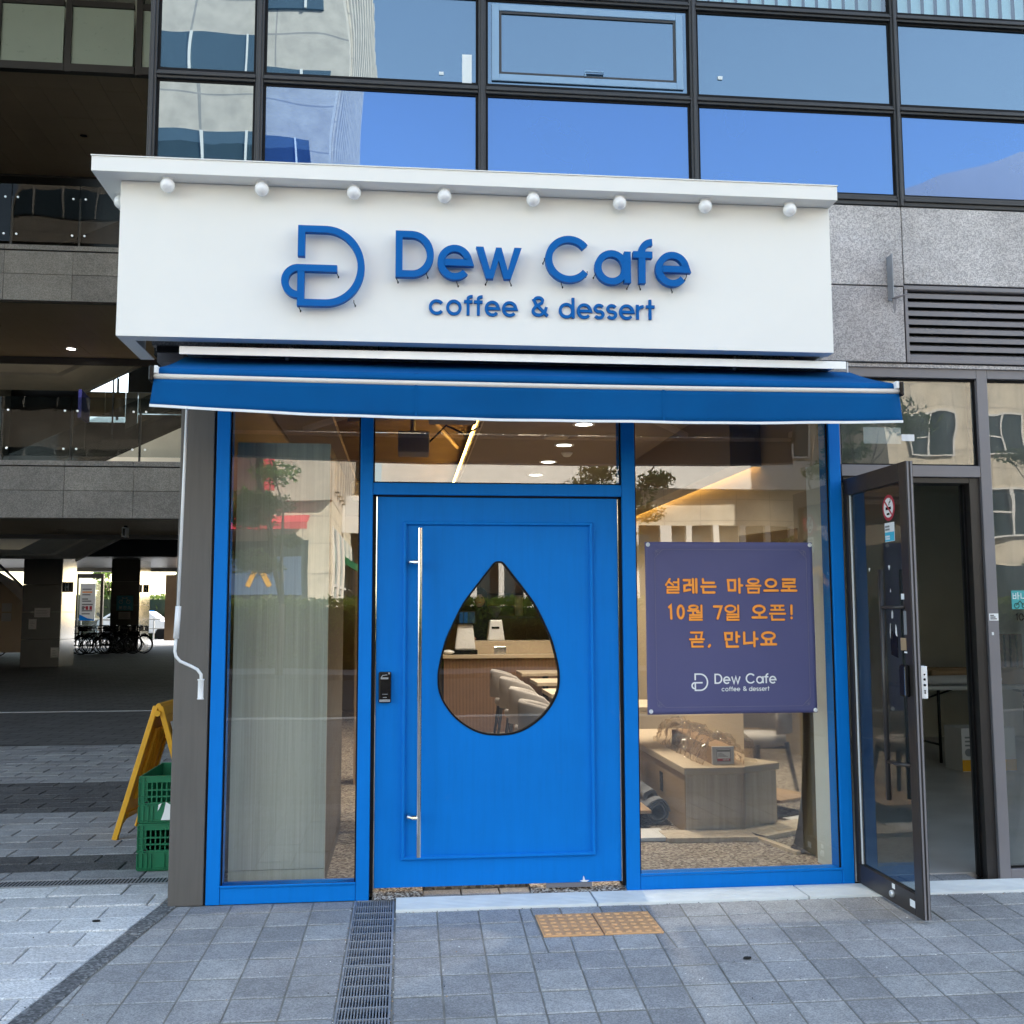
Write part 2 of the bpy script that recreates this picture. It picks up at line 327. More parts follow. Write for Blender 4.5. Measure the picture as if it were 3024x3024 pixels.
        if rnd and not closed:
            def arc(c, d, k0): return [c+Vector((cos(k0+atan2(d.y, d.x)+t*pi/6), sin(k0+atan2(d.y, d.x)+t*pi/6)))*h for t in range(1, 6)]
            dS = (P[1]-P[0]).normalized(); dE = (P[-1]-P[-2]).normalized()
            for c, d in ((P[0], -dS), (P[-1], dE)):
                pl = arc(c, d, -pi/2); base = [c+Vector((d.y, -d.x))*h]+pl+[c+Vector((-d.y, d.x))*h]
                yy = y0-(slope if c is P[-1] else 0); s.add([(q.x, yy, q.y) for q in base], [tuple(range(len(base)))], mi)
        ys = [y0-slope*i/max(1, n-1) for i in range(n)]
        v = [(q.x, ys[i], q.y) for i, q in enumerate(L)]+[(q.x, ys[i], q.y) for i, q in enumerate(R)]+[(q.x, y1, q.y) for q in L]+[(q.x, y1, q.y) for q in R]
        f = []; m = n if closed else n-1
        for i in range(m):
            j = (i+1) % n
            f += [(n+i, n+j, j, i), (i, j, 2*n+j, 2*n+i), (3*n+i, 3*n+j, n+j, n+i), (2*n+i, 2*n+j, 3*n+j, 3*n+i)]
        if not closed: f += [(n, 0, 2*n, 3*n), (n-1, 2*n-1, 4*n-1, 3*n-1)]
        return s.add(v, f, mi)
    def build(s, name, mats, parent=None, smooth=False, bevel=0, label=None):
        me = bpy.data.meshes.new(name); me.from_pydata(s.v, [], s.f)
        mats = mats if isinstance(mats, (list, tuple)) else [mats]
        for m in mats: me.materials.append(M[m] if isinstance(m, str) else m)
        if len(mats) > 1: me.polygons.foreach_set('material_index', s.m)
        if smooth: me.polygons.foreach_set('use_smooth', [True]*len(me.polygons))
        me.update(); o = bpy.data.objects.new(name, me); COL.objects.link(o)
        if parent: o.parent = parent; o.location = -world_loc(parent)
        if bevel:
            b = o.modifiers.new('bevel', 'BEVEL'); b.width = bevel; b.segments = 2; b.limit_method = 'ANGLE'; b.angle_limit = radians(40)
        if label: o['label'] = label
        return o
def world_loc(o):
    l = Vector(o.location)
    while o.parent: o = o.parent; l += Vector(o.location)
    return l
def thing(name, label, cat, loc=(0, 0, 0), group=None):
    o = bpy.data.objects.new(name, None); COL.objects.link(o); o.location = loc; o.empty_display_size = .1
    return tag(o, label, cat, group)
def tag(o, label, cat, group=None):
    o['label'] = label; o['category'] = cat
    if group: o['group'] = group
    return o
def struct(o): o['kind'] = 'structure'; return o
def stuff(o): o['kind'] = 'stuff'; return o
def structure(name, loc=(0, 0, 0)):
    o = bpy.data.objects.new(name, None); COL.objects.link(o); o.location = loc; return struct(o)
def kids(o): return [c for c in bpy.data.objects if c.parent == o]
def dup(o, loc, rotz=0, label=None, parent=None):
    c = o.copy(); COL.objects.link(c); c.parent = parent
    if parent is None:
        c.location = loc; c.rotation_euler = (0, 0, rotz)
        if label: c['label'] = label
    for k in kids(o): dup(k, None, parent=c)
    return c
def box_obj(name, mat, x0, x1, y0, y1, z0, z1, parent=None, bevel=0, label=None):
    return MB().box(x0, x1, y0, y1, z0, z1).build(name, mat, parent, bevel=bevel, label=label)
def arcp(cx, cz, r, a0, a1, n=24, rz=None):
    rz = rz or r
    return [(cx+r*cos(radians(a0+(a1-a0)*i/n)), cz+rz*sin(radians(a0+(a1-a0)*i/n))) for i in range(n+1)]

# ------------------------------------------------------------------ ground
def clip(poly, n, d):
    """keep the side where n.p <= d"""
    out = []
    for i in range(len(poly)):
        a, b = poly[i], poly[(i+1) % len(poly)]; da = n[0]*a[0]+n[1]*a[1]-d; db = n[0]*b[0]+n[1]*b[1]-d
        if da <= 0: out.append(a)
        if da*db < 0: t = da/(da-db); out.append((a[0]+(b[0]-a[0])*t, a[1]+(b[1]-a[1])*t))
    return out
def area(p): return abs(sum(p[i][0]*p[(i+1) % len(p)][1]-p[(i+1) % len(p)][0]*p[i][1] for i in range(len(p))))/2
def inset(poly, g):
    cx = sum(p[0] for p in poly)/len(poly); cy = sum(p[1] for p in poly)/len(poly)
    out = []
    for x, y in poly:
        dx, dy = x-cx, y-cy; out.append((x-math.copysign(min(g, abs(dx)*.5), dx), y-math.copysign(min(g*1.5, abs(dy)*.5), dy)))
    return out
def slab(poly, mat, parent, top=0., name='paver', g=.0035):
    q = inset(poly, g); b = MB(); e = .004
    q2 = inset(q, e); n = len(q); t = [top+random.uniform(-.0012, .0012) for _ in range(n)]
    v = [(x, y, -.03) for x, y in q]+[(x, y, t[i]-e*.7) for i, (x, y) in enumerate(q)]+[(x, y, t[i]) for i, (x, y) in enumerate(q2)]
    f = [(i, (i+1) % n, n+(i+1) % n, n+i) for i in range(n)]+[(n+i, n+(i+1) % n, 2*n+(i+1) % n, 2*n+i) for i in range(n)]+[tuple(range(2*n, 3*n))]
    b.add(v, f); return b.build(name, mat, parent)
ground = struct(MB().add([(-400, -400, -.05), (400, -400, -.05), (400, 400, -.05), (-400, 400, -.05)], [(0, 1, 2, 3)]).build('ground', 'asphalt'))
BAND_N = Vector((1, -.1285)).normalized()                 # the kerb band runs a little skewed to the facade
def band_d(x, y): return BAND_N.x*x+BAND_N.y*y
B_L = band_d(-1.193, .128); B_R = band_d(-1.108, .11)
# grey pavement before the shop
pav = structure('pavement')
MB().prism([(-1.16, .02), (-1.52, -2.6), (-.2425, -2.6), (-.2425, .02)], 'z', -.04, -.0035).build('mortar_bed', 'joint', pav); MB().prism([(-.0415, .02), (-.0415, -2.6), (9, -2.6), (9, .02)], 'z', -.04, -.0035).build('mortar_bed', 'joint', pav)
for i in range(24):
    for j in range(11):
        def P(x, y):
            k = .09*min(1.6, max(0, x))/1.5; return (x+k*(y+.22), y+.006*x)
        y0 = -.226-.222*j; y1 = y0-.222; x0 = -.036+.2015*i; x1 = x0+.2015
        if y0 < -2.0 and x0 > 3.2: continue
        poly = [P(x0, y1), P(x1, y1), P(x1, y0), P(x0, y0)]
        # the ochre tactile tiles take the place of pavers here
        cx = sum(p[0] for p in poly)/4; cy = sum(p[1] for p in poly)/4
        if y1 < -.33 and y0 > -.70:
            pieces = []
            for n, d in (((1, 0), .625), ((-1, 0), -1.19)):
                q = clip(poly, n, d)
                if len(q) > 2: pieces.append(q)
            inside = clip(clip(poly, (1, 0), 1.19), (-1, 0), -.625)
            if len(inside) > 2:
                for n, d in (((0, -1), .345), ((0, 1), -.68)):
                    q = clip(inside, n, d)
                    if len(q) > 2: pieces.append(q)
        else: pieces = [poly]
        for q in pieces:
            if area(q) > .002: slab(q, 'paver', pav, random.uniform(-.001, .0015))
for i in range(8):
    for j in range(12):
        x1 = -.245-.2*i; x0 = x1-.2; y0 = .075-.2265*j; y1 = y0-.2265
        if y0 > .05: y0 = .0
        q = clip([(x0, y1), (x1, y1), (x1, y0), (x0, y0)], (-BAND_N.x, -BAND_N.y), -B_R-.004)
        if len(q) > 2 and area(q) > .002: slab(q, 'paver', pav, random.uniform(-.001, .0015))
# row of narrow stones behind the threshold strip, and the strip itself
for i in range(18):
    x0 = .1+.2*i
    if x0 < .60 or 2.42 < x0 < 3.1: slab([(x0, .012), (x0+.2, .012), (x0+.2, .155), (x0, .155)], 'paver', pav, .006)
thr = structure('threshold')
for x0, x1 in ((-.036, .96), (.965, 2.05), (2.055, 2.45), (2.455, 3.33), (3.335, 4.6), (4.6, 6)):
    b = MB(); b.box(x0+.002, x1-.002, -.222+.006*0, -.002, -.03, .011)
    for k in range(9): b.box(x0+.004, x1-.004, -.216+.024*k, -.205+.024*k, .011, .0135)
    b.build('threshold_slab', 'marble', thr, bevel=.002)
for x0, x1 in ((-.155, .10), (.66, 1.17)):
    q = [(x0+(x1-x0)*i/22, -.003+.0*random.uniform(-1, 0)) for i in range(23)]
    b = MB(); top = [(x, .13) for x, _ in q]; n = 23
    v = [(x, y-random.uniform(0, .02), .006) for x, y in q]+[(x, .05, .026+random.uniform(-.004, .004)) for x, _ in q]+[(x, .14, .03) for x, _ in q]
    b.add(v, [(i, i+1, n+i+1, n+i) for i in range(n-1)]+[(n+i, n+i+1, 2*n+i+1, 2*n+i) for i in range(n-1)])
    b.build('mortar_fill', 'epoxy', thr, smooth=True)
# tactile tiles
tac = structure('tactile_paving')
for x0 in (.63, .909):
    t = box_obj('tactile_tile', 'tactile', x0+.002, x0+.275, -.675, -.348, -.03, .004, tac, .003)
    b = MB()
    for i in range(6):
        for j in range(6):
            c = (x0+.026+.0455*i, -.65+.0545*j, .0035); b.lathe([(.0165, 0), (.0145, .0042), (.008, .0056), (.0005, .006)], c, n=10)
    o = b.build('raised_dots', 'tactile', None, smooth=True); o.parent = t
# drain grating that runs away from the wall
for k, (y0, y1) in enumerate(((-.965, .0), (-1.98, -.975))):
    g = thing('drain_grate', ('galvanised slotted drain grating that meets the blue frame', 'galvanised slotted drain grating farther from the door, below the seam')[k], 'drain grate', (-.14, (y0+y1)/2, 0), 'gratings of the pavement drain')
    b = MB(); b.box(-.242, -.234, y0, y1, -.035, .001); b.box(-.05, -.042, y0, y1, -.035, .001); b.box(-.234, -.05, y0, y0+.008, -.035, .001); b.box(-.234, -.05, y1-.008, y1, -.035, .001)
    for i in range(17): x = -.231+.0112*i; b.box(x, x+.0048, y0+.008, y1-.008, -.03, -.0004)
    n = int((y1-y0)/.105)
    for i in range(1, n): y = y0+(y1-y0)*i/n; b.box(-.234, -.05, y-.0035, y+.0035, -.02, .0006)
    b.build('grating', 'grate', g); box_obj('channel', 'void', -.242, -.042, y0, y1, -.048, -.036, g)
# dark granite kerb band
bnd = structure('kerb_band')
for k in range(5):
    y0 = .11-.55*k; y1 = y0-.546
    def X(y, d): return (d-BAND_N.y*y)/BAND_N.x
    slab([(X(y1, B_L), y1), (X(y1, B_R), y1), (X(y0, B_R), y0), (X(y0, B_L), y0)], 'band', bnd, .004, 'kerb_stone', .002)
# pale forecourt left of the band
fc = structure('forecourt')
MB().add([(-6, -3, -.012), (-1.1, -3, -.012), (-1.1, 6.7, -.012), (-6, 6.7, -.012)], [(0, 1, 2, 3)]).build('sand_bed', 'court_pale', fc)
rows = []; y = .47
while y > -2.3: rows.append((y-.207, y)); y -= .207
up = []; y = .60
while y < 6.6: up.append((y, y+.2)); y += .2
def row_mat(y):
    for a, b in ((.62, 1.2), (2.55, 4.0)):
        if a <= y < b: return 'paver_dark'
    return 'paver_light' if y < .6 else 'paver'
for r, (y0, y1) in enumerate(rows+up):
    off = .185*(r % 2)+random.uniform(-.02, .02); x = -.70-off
    far = y0 > 3.2
    xl = -1.9-.21*max(0, y0+1.6) if y0 < .6 else -2.35-.30*(y0)
    while x > xl:
        x0 = x-.372; m = row_mat(y0)
        if m == 'paver_dark' and random.random() < .04: m = 'paver'
        poly = clip([(x0, y0), (x, y0), (x, y1), (x0, y1)], (BAND_N.x, BAND_N.y), B_L-.003) if y0 < .14 else [(x0, y0), (x, y0), (x, y1), (x0, y1)]
        x = x0
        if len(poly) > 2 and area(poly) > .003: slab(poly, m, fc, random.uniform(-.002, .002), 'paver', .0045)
dr = thing('slot_drain', 'narrow perforated steel slot drain across the pale paving', 'slot drain', (-2.5, .54, 0))
MB().box(-6, -1.19, .475, .595, -.03, -.012).build('drain_bed', 'joint_dark', dr)
b = MB(); b.box(-6, -1.2, .482, .588, -.02, .0)
b.build('cover', 'grate', dr)
b = MB()
for i in range(240): x = -1.215-.02*i; b.box(x-.007, x, .49, .58, .0, .0016)
b.build('slots', 'void', dr)
court = struct(MB().add([(-30, 6.7, -.006), (-1.2, 6.7, -.006), (-1.2, 33, -.006), (-30, 33, -.006)], [(0, 1, 2, 3)]).build('courtyard_floor', 'court'))
walk = struct(MB().add([(-30, -9.2, -.03), (60, -9.2, -.03), (60, -2.2, -.03), (-30, -2.2, -.03)], [(0, 1, 2, 3)]).build('street_pavement', 'walk'))
struct(MB().box(-30, 60, -9.5, -9.2, -.06, -.02).build('street_kerb', 'white_trim'))
struct(MB().add([(-40, -18.5, -.045), (60, -18.5, -.045), (60, -9.5, -.045), (-40, -9.5, -.045)], [(0, 1, 2, 3)]).build('road', 'asphalt'))
struct(MB().box(-40, 60, -30, -18.5, -.05, .07).build('opposite_pavement', 'walk'))
struct(MB().box(-60, 20, 43, 70, -.05, .01).build('sunny_street', 'walk')); struct(MB().add([(-30, 33, -.004), (-1.2, 33, -.004), (-1.2, 43, -.004), (-30, 43, -.004)], [(0, 1, 2, 3)]).build('passage_floor', 'court'))
def spot_obj(x, y, rx, ry, mat, label, name='dead_leaf'):
    n = 9; pts = [(x+rx*cos(2*pi*i/n)*random.uniform(.7, 1.1), y+ry*sin(2*pi*i/n)*random.uniform(.7, 1.1)) for i in range(n)]
    tag(MB().prism(pts, 'z', .004, .009).build(name, mat), label, 'litter')
b = MB()
for _ in range(420):
    k = random.random()
    if k < .35: x, y = random.uniform(0, 3.4), -.226-abs(random.gauss(0, .012))
    elif k < .6: x, y = -.036+.2015*random.randint(0, 17)+random.gauss(0, .004), random.uniform(-1.9, -.23)
    elif k < .75: x, y = random.choice((-.247, -.038))+random.gauss(0, .004), random.uniform(-1.9, 0)
    else: x, y = random.uniform(-2.2, 3.4), random.uniform(-1.9, -.23)
    q = random.uniform(.0012, .0042); a = random.uniform(0, 6.3)
    b.add([(x+q*cos(a), y+q*sin(a), .001), (x+q*cos(a+2.1), y+q*sin(a+2.1), .001), (x+q*cos(a+4.2), y+q*sin(a+4.2), .001), (x, y, .001+q)], [(0, 1, 3), (1, 2, 3), (2, 0, 3)], random.randint(0, 2))
g_ = stuff(b.build('grit', ['white_ink', 'cardboard', 'void'])); g_['label'] = 'scattered grit and crumbs on the grey paving'
spot_obj(1.44, -1.07, .022, .012, 'void', 'dark flat blot on a paver joint in front of the right window', 'gum_spot')
spot_obj(-1.44, -.22, .025, .012, 'void', 'small dark leaf lying on the pale paving beside the dark kerb band')
spot_obj(-1.50, -1.30, .03, .014, 'void', 'dark leaf lying on the pale paving at the lowest corner of the picture')
spot_obj(3.06, .22, .03, .03, 'orange', 'crumpled orange scrap lying at the grey shop door jamb', 'orange_scrap')

# ------------------------------------------------------------------ office building: curtain wall, granite, flank
ob = thing('office_building', 'office building with blue glass curtain wall above granite cladding', 'building', (0, 6, 0))
XM = [-1.357, -.799, .401, 1.596, 2.790, 3.99, 5.19, 6.39]; ZM = [3.775, 4.316, 4.875, 5.43, 6.9, 8.2, 9.5, 10.8, 12.1]
for i, x in enumerate(XM):
    hw = .020
    b = MB(); b.box(x-hw, x+hw, -.035, .06, ZM[0]-.032, ZM[-1]); b.box(x-.007, x+.007, -.047, -.035, ZM[0]-.032, ZM[-1]); b.build('mullion', 'mullion', ob, bevel=.003)
for j, z in enumerate(ZM):
    for i in range(len(XM)-1):
        h = .03 if j == 0 else .022
        b = MB(); b.box(XM[i]+.021, XM[i+1]-.021, -.033, .05, z-h, z+h); b.box(XM[i]+.021, XM[i+1]-.021, -.044, -.033, z-.006, z+.006); b.build('transom_bar', 'mullion', ob, bevel=.003)
for j in range(len(ZM)-1):
    for i in range(len(XM)-1):
        mat = 'cw_blue' if j == 0 and i > 0 else 'cw_grey' if j == 0 else 'cw_grey' if j == 1 else 'cw_clear' if j < 4 else 'cw_grey'
        x0, x1 = XM[i]+.022, XM[i+1]-.022; z0, z1 = ZM[j]+.032, ZM[j+1]-.024
        tilt = random.uniform(-.003, .003); tl = random.uniform(-.002, .002)
        v = []
        for y in (0, .02):
            for (x, z) in ((x0, z0), (x1, z0), (x1, z1), (x0, z1)): v.append((x, y-.012+tilt*(x-x0)/(x1-x0)*2+tl*(z-z0)/(z1-z0)*2, z))
        b = MB(); b.add(v, [(0, 1, 2, 3), (7, 6, 5, 4), (0, 4, 5, 1), (1, 5, 6, 2), (2, 6, 7, 3), (3, 7, 4, 0)]); b.build('window_pane', mat, ob)
        b = MB(); b.frame(x0-.001, x1+.001, -.018, .0, z0-.002, z1+.002, .013); b.build('gasket', 'rubber', ob)
# opening sash in the second row, with its handle
sx0, sx1, sz0, sz1 = .401+.055, 1.596-.055, 4.316+.06, 4.875-.05
sb = MB(); sb.frame(sx0, sx1, -.026, -.014, sz0, sz1, .04); sa = sb.build('window_sash', 'sash', ob, bevel=.003)
b = MB(); b.frame(sx0+.042, sx1-.042, -.021, -.0135, sz0+.042, sz1-.042, .012); q = b.build('sash_seal', 'mullion', None); q.parent = sa; q.location = (0, 0, 0)
b = MB(); b.tube([(.98, -.022, sz0+.05), (.98, -.03, sz0+.075), (1.08, -.03, sz0+.075), (1.08, -.022, sz0+.068)], .006); q = b.build('handle', 'sash', None); q.parent = sa; q.location = (0, 0, 0)
for x0, x1, z0, z1 in ((1.742, 1.768, 4.452, 4.472), (.165, .190, 4.395, 4.413), (.292, .345, 4.355, 4.52)):
    box_obj('paper_note', 'blind', x0, x1, -.0185, -.0165, z0, z1, ob)
# blinds and rooms behind the top row
box_obj('room_back', 'cw_grey', XM[0]+.03, XM[-1], 1.0, 1.05, 4.9, 8.2, ob)
bl = MB()
for i in range(60):
    x = 1.66+.082*i
    bl.add([(x, .10, 4.93), (x+.074, .125, 4.93), (x+.074, .125, 6.6), (x, .10, 6.6)], [(0, 1, 2, 3)])
    bl.tube([(x+.037+.041*t-.0, .11, 4.945-.018*sin(pi*t)) for t in (0, .25, .5, .75, 1)], .0015, 4)
bl.build('blind_slats', 'blind', ob)
# granite: pieces with open joints
def gp(x0, x1, z0, z1, y0=-.03, y1=.03):
    box_obj('granite_panel', 'granite', x0+.003, x1-.003, y0+random.uniform(-.001, .001), y1, z0+.003, z1-.003, ob, .002)
gx = [-1.32, -.15, 1.1, 2.157, 2.790, 4.0, 5.2, 6.4]
for i in range(3): gp(gx[i], gx[i+1], 2.835, 3.26); gp(gx[i], gx[i+1], 3.262, 3.74)
gp(2.16, 2.790, 3.277, 3.742); gp(2.16, 2.786, 2.838, 3.275)
for i in range(4, 7): gp(gx[i], gx[i+1], 3.29, 3.742)
box_obj('backing_wall', 'void', -1.32, 6.4, .035, .16, 2.80, 3.75, ob)
box_obj('stone_sill', 'granite', -1.3, 6.4, -.012, .03, 2.815, 2.834, ob)
# the body behind (sides, upper storeys, roof), unseen bulk extended to block sun
b = MB(); b.box(-1.155, -1.005, .21, 50, 0, 3.29); b.box(-1.33, -1.2, .2, 50, 3.3, 12.1); b.box(-1.33, 75, .21, 50, 12.11, 28); b.box(6.4, 75, .03, .4, 0, 12.1); b.box(-1.0, 75, 49.7, 50, 0, 12.1)
b.box(-1.19, 30, 1.06, 49.6, 3.305, 3.76)
b.build('body', 'granite_beam', ob)
# dark bronze soffit line under the granite
box_obj('window_head', 'grey_frame', -1.3, -.99, .02, .12, 2.76, 2.81, ob)

# louvred vent in the granite
lv = thing('louvre_vent', 'wide grey louvred air vent set in the granite above the shop door', 'vent', (4.0, 0, 3.05))
b = MB(); b.frame(2.795, 5.2, -.022, .06, 2.842, 3.277, .018); b.box(2.79, 5.2, -.026, -.004, 3.262, 3.285); b.build('frame', 'grey_frame', lv, bevel=.002)
box_obj('cavity', 'void', 2.82, 5.19, .062, .08, 2.86, 3.26, lv)
for k in range(8):
    z = 2.862+.0505*k
    MB().prism([(-.012, z), (-.012, z+.026), (-.004, z+.030), (.05, z+.055), (.05, z+.05), (-.006, z+.024), (-.006, z)], 'x', 2.814, 5.18).build('slat', 'grey_frame', lv)
# perforated steel bracket on the granite
br = thing('steel_bracket', 'small perforated steel bracket hanging on the granite beside the white sign', 'bracket', (2.70, -.05, 3.3))
b = MB(); b.box(2.690, 2.694, -.10, -.032, 3.19, 3.44); b.box(2.694, 2.722, -.036, -.032, 3.19, 3.44); b.build('angle_iron', 'grate', br)
b = MB()
for k in range(5): b.lathe([(.0001, -.003), (.005, -.003), (.005, 0)], (2.708, -.037, 3.21+.04*k), 'y', 8)
b.build('holes', 'void', br)
b = MB(); b.tube([(2.70, -.06, 3.19), (2.73, -.075, 3.20), (2.78, -.09, 3.215)], [.009, .007, .003], 6); b.prism([(2.70, 3.185), (2.722, 3.19), (2.715, 3.12), (2.708, 3.11)], 'y', -.07, -.066); b.build('hook', 'grey_frame', br)

# ------------------------------------------------------------------ the white sign box
sg = thing('sign_box', 'white box sign with overhanging cornice reading Dew Cafe coffee & dessert', 'shop sign', (.4, -.25, 2.757))
SY = -.5
box_obj('front_panel', 'white', -1.369, 2.157, SY, SY+.03, 2.757, 3.517, sg, .002)
b = MB(); b.box(-1.369, 2.157, SY+.031, SY+.085, 2.758, 2.764); b.box(-1.369, -1.30, SY+.086, -.034, 2.758, 2.764); b.build('bottom_lip', 'white', sg)
box_obj('side_panel', 'white', -1.369, -1.345, SY+.031, -.034, 2.765, 3.517, sg, .002)
box_obj('side_panel', 'white', 2.133, 2.157, SY+.031, -.034, 2.765, 3.517, sg, .002)
b = MB(); b.box(-1.479, 2.160, SY-.1, -.036, 3.519, 3.592); b.build('cornice', 'white', sg, bevel=.002)
b = MB(); b.box(-1.483, 2.163, SY-.104, -.034, 3.592, 3.597); b.build('cornice_cap', 'white', sg)
box_obj('inner_frame', 'dark_frame', -1.29, 2.13, -.034, -.02, 2.80, 2.833, sg)
for x in (-1.141, -.700, -.261, .178, .616, 1.051, 1.489, 1.929):
    c = (x, SY-.047, 3.482)
    g = MB().sphere(c, .0345, 24, 14).build('globe_lamp', 'opal', sg, smooth=True)
    q = MB().lathe([(.02, .026), (.027, .032), (.03, .037)], c, n=18).build('lamp_base', 'white_plastic', None, smooth=True); q.parent = g; q.location = (0, 0, 0)
c = (-1.369-.047, SY+.18, 3.482); g = MB().sphere(c, .0345, 24, 14).build('globe_lamp', 'opal', sg, smooth=True)
q = MB().lathe([(.02, .026), (.027, .032), (.03, .037)], c, n=18).build('lamp_base', 'white_plastic', None); q.parent = g; q.location = (0, 0, 0)
# --- lettering: every character is a list of (stroke points, closed)
def ell(cx, cz, rx, rz, a0=0, a1=360, n=28): return arcp(cx, cz, rx, a0, a1, n, rz)
def ch_e(x0, x1, zb, zt, wd):
    cx, cz, r = (x0+x1)/2, (zb+zt)/2, (x1-x0)/2-wd/2; rz = (zt-zb)/2-wd/2
    return [([(cx-r+wd*.45, cz), (cx+r+wd*.1, cz)]+ell(cx, cz, r, rz, 14, 318, 34), False)]
def ch_o(x0, x1, zb, zt, wd): return [(ell((x0+x1)/2, (zb+zt)/2, (x1-x0-wd)/2, (zt-zb-wd)/2, 0, 360, 32)[:-1], True)]
def ch_c(x0, x1, zb, zt, wd, a=40): return [(ell((x0+x1)/2+(x1-x0)*.02, (zb+zt)/2, (zt-zb-wd)/2, (zt-zb-wd)/2, a, 360-a, 34), False)]
def ch_f(x, xl, xr, zb, zt, zc, wd): return [([(x, zb), (x, zt-.62*(xr-x)-wd*.3)]+ell(x+(xr-x)*.98, zt-.62*(xr-x)-wd*.3, (xr-x)*.98, .62*(xr-x)-wd*.2, 170, 88, 8), False), ([(xl, zc), (xr, zc)], False)]
def ch_s(x0, x1, zb, zt, wd):
    cx = (x0+x1)/2; h = (zt-zb)/4; r = (x1-x0)/2-wd/2; rz = h-wd*.22
    return [(ell(cx, zt-wd/2-rz, r, rz, 25, 255, 14)+ell(cx, zb+wd/2+rz, r, rz, 75, -155, 14), False)]
W1, W2 = .0335, .0142
SIGN = [
 ('logo', W1, [([(-.507, 3.154), (-.507, 3.290), (-.392, 3.290)]+ell(-.392, 3.1085, .170, .1815, 88, -88, 34)+[(-.392, 2.927), (-.507, 2.927), (-.507, 3.084)], False),
               ([(-.336, 3.0965), (-.520, 3.0965)]+ell(-.520, 3.0305, .0625, .066, 95, 265, 20)+[(-.519, 2.9645)], False)]),
 ('D', W1, [([(-.041, 3.083), (-.041, 3.280), (.020, 3.280)]+ell(.020, 3.1815, .0905, .0985, 86, -86, 26)+[(.020, 3.083)], True)]),
 ('e', W1, ch_e(.145, .314, 3.06, 3.235, W1)),
 ('w', W1*.96, [([(.350, 3.228), (.3985, 3.071), (.4435, 3.226), (.4885, 3.071), (.5405, 3.228)], False)]),
 ('C', W1, [(ell(.7925, 3.182, .1015, .1015, 38, 322, 40), False)]),
 ('a', W1, ch_o(.920, 1.090, 3.06, 3.235, W1)+[([(1.0845, 3.071), (1.0845, 3.230)], False)]),
 ('f', W1, [([(1.1585, 3.071), (1.1585, 3.232)]+ell(1.211, 3.232, .0525, .0505, 175, 90, 10), False), ([(1.113, 3.217), (1.211, 3.217)], False)]),
 ('e', W1, ch_e(1.227, 1.398, 3.06, 3.237, W1)),
 ('c', W2, [(ell(.1435, 2.936, .031, .031, 38, 322, 28), False)]), ('o', W2, ch_o(.190, .265, 2.897, 2.975, W2)),
 ('f', W2, ch_f(.297, .277, .319, 2.900, 3.001, 2.967, W2)), ('f', W2, ch_f(.3475, .326, .368, 2.900, 3.001, 2.967, W2)),
 ('e', W2, ch_e(.379, .453, 2.897, 2.975, W2)), ('e', W2, ch_e(.464, .539, 2.897, 2.975, W2)),
 ('&', W2, [([(.690, 2.906), (.632, 2.965), (.623, 2.983)]+ell(.645, 2.982, .0205, .0155, 175, 5, 10)+[(.662, 2.972), (.630, 2.952)]+ell(.644, 2.930, .0265, .0205, 145, 330, 14)+[(.677, 2.926), (.684, 2.950)], False)]),
 ('d', W2, ch_o(.746, .822, 2.897, 2.975, W2)+[([(.8175, 2.899), (.8175, 3.001)], False)]),
 ('e', W2, ch_e(.836, .911, 2.897, 2.975, W2)), ('s', W2, ch_s(.921, .975, 2.897, 2.975, W2)), ('s', W2, ch_s(.985, 1.039, 2.897, 2.975, W2)),
 ('e', W2, ch_e(1.049, 1.125, 2.898, 2.976, W2)),
 ('r', W2, [([(1.142, 2.901), (1.142, 2.975)], False), ([(1.142, 2.945)]+ell(1.172, 2.940, .0285, .027, 165, 88, 8), False)]),
 ('t', W2, [([(1.206, 2.902), (1.206, 3.003)], False), ([(1.186, 2.967), (1.229, 2.967)], False)]),
]
CORDS = {'logo': [(-.515, 2.912), (-.256, 2.945), (-.338, 3.085)], 'D': [(-.052, 3.068), (.092, 3.095)], 'e': [(.24, 3.058)], 'w': [(.388, 3.07), (.50, 3.07)], 'C': [(.755, 3.068), (.672, 3.185), (.885, 3.125)], 'a': [(1.092, 3.070), (.924, 3.12)], 'f': [(1.146, 3.07)]}
used = set()
for i, (chr_, wd, strokes) in enumerate(SIGN):
    big = wd > .02; b = MB(); yf, yb = (SY-.058, SY-.026) if big else (SY-.013, SY-.0005)
    for q, (pts, cl) in enumerate(strokes): b.ribbon(pts, wd, yf-.0012*q, yb, cl, slope=.0008 if chr_ in '&' else 0)
    if chr_ == 'w': b = MB().prism([(.333, 3.230), (.369, 3.230), (.401, 3.114), (.4305, 3.228), (.4575, 3.228), (.488, 3.114), (.5205, 3.230), (.557, 3.230), (.503, 3.071), (.470, 3.071), (.4435, 3.164), (.417, 3.071), (.383, 3.071)], 'y', yf, yb)
    o = b.build('logo' if chr_ == 'logo' else 'letter', 'letter_blue', sg)
    if chr_ == 'logo': o['label'] = 'blue cup-and-D line emblem'
    else: o['label'] = 'blue letter %s of the %s' % (chr_ if chr_ != '&' else 'ampersand', 'large name' if big else 'small line below')
    if big:
        key = chr_ if chr_ not in used else None; used.add(chr_); c = MB()
        for x, z in (CORDS[key] if key else [(1.308, 3.06), (1.388, 3.125)]):
            s = 1 if x > 0.1 and random.random() < .5 else -1
            c.tube([(x, SY-.035, z+.006), (x, SY-.036, z-.006), (x-.006*s, SY-.03, z-.018)], .0022, 6); c.sphere((x-.007*s, SY-.03, z-.021), .005, 8, 6, sc=(.8, .8, 1.3))
        c = c.build('wire_tail', 'black', None); c.parent = o; c.location = (0, 0, 0)

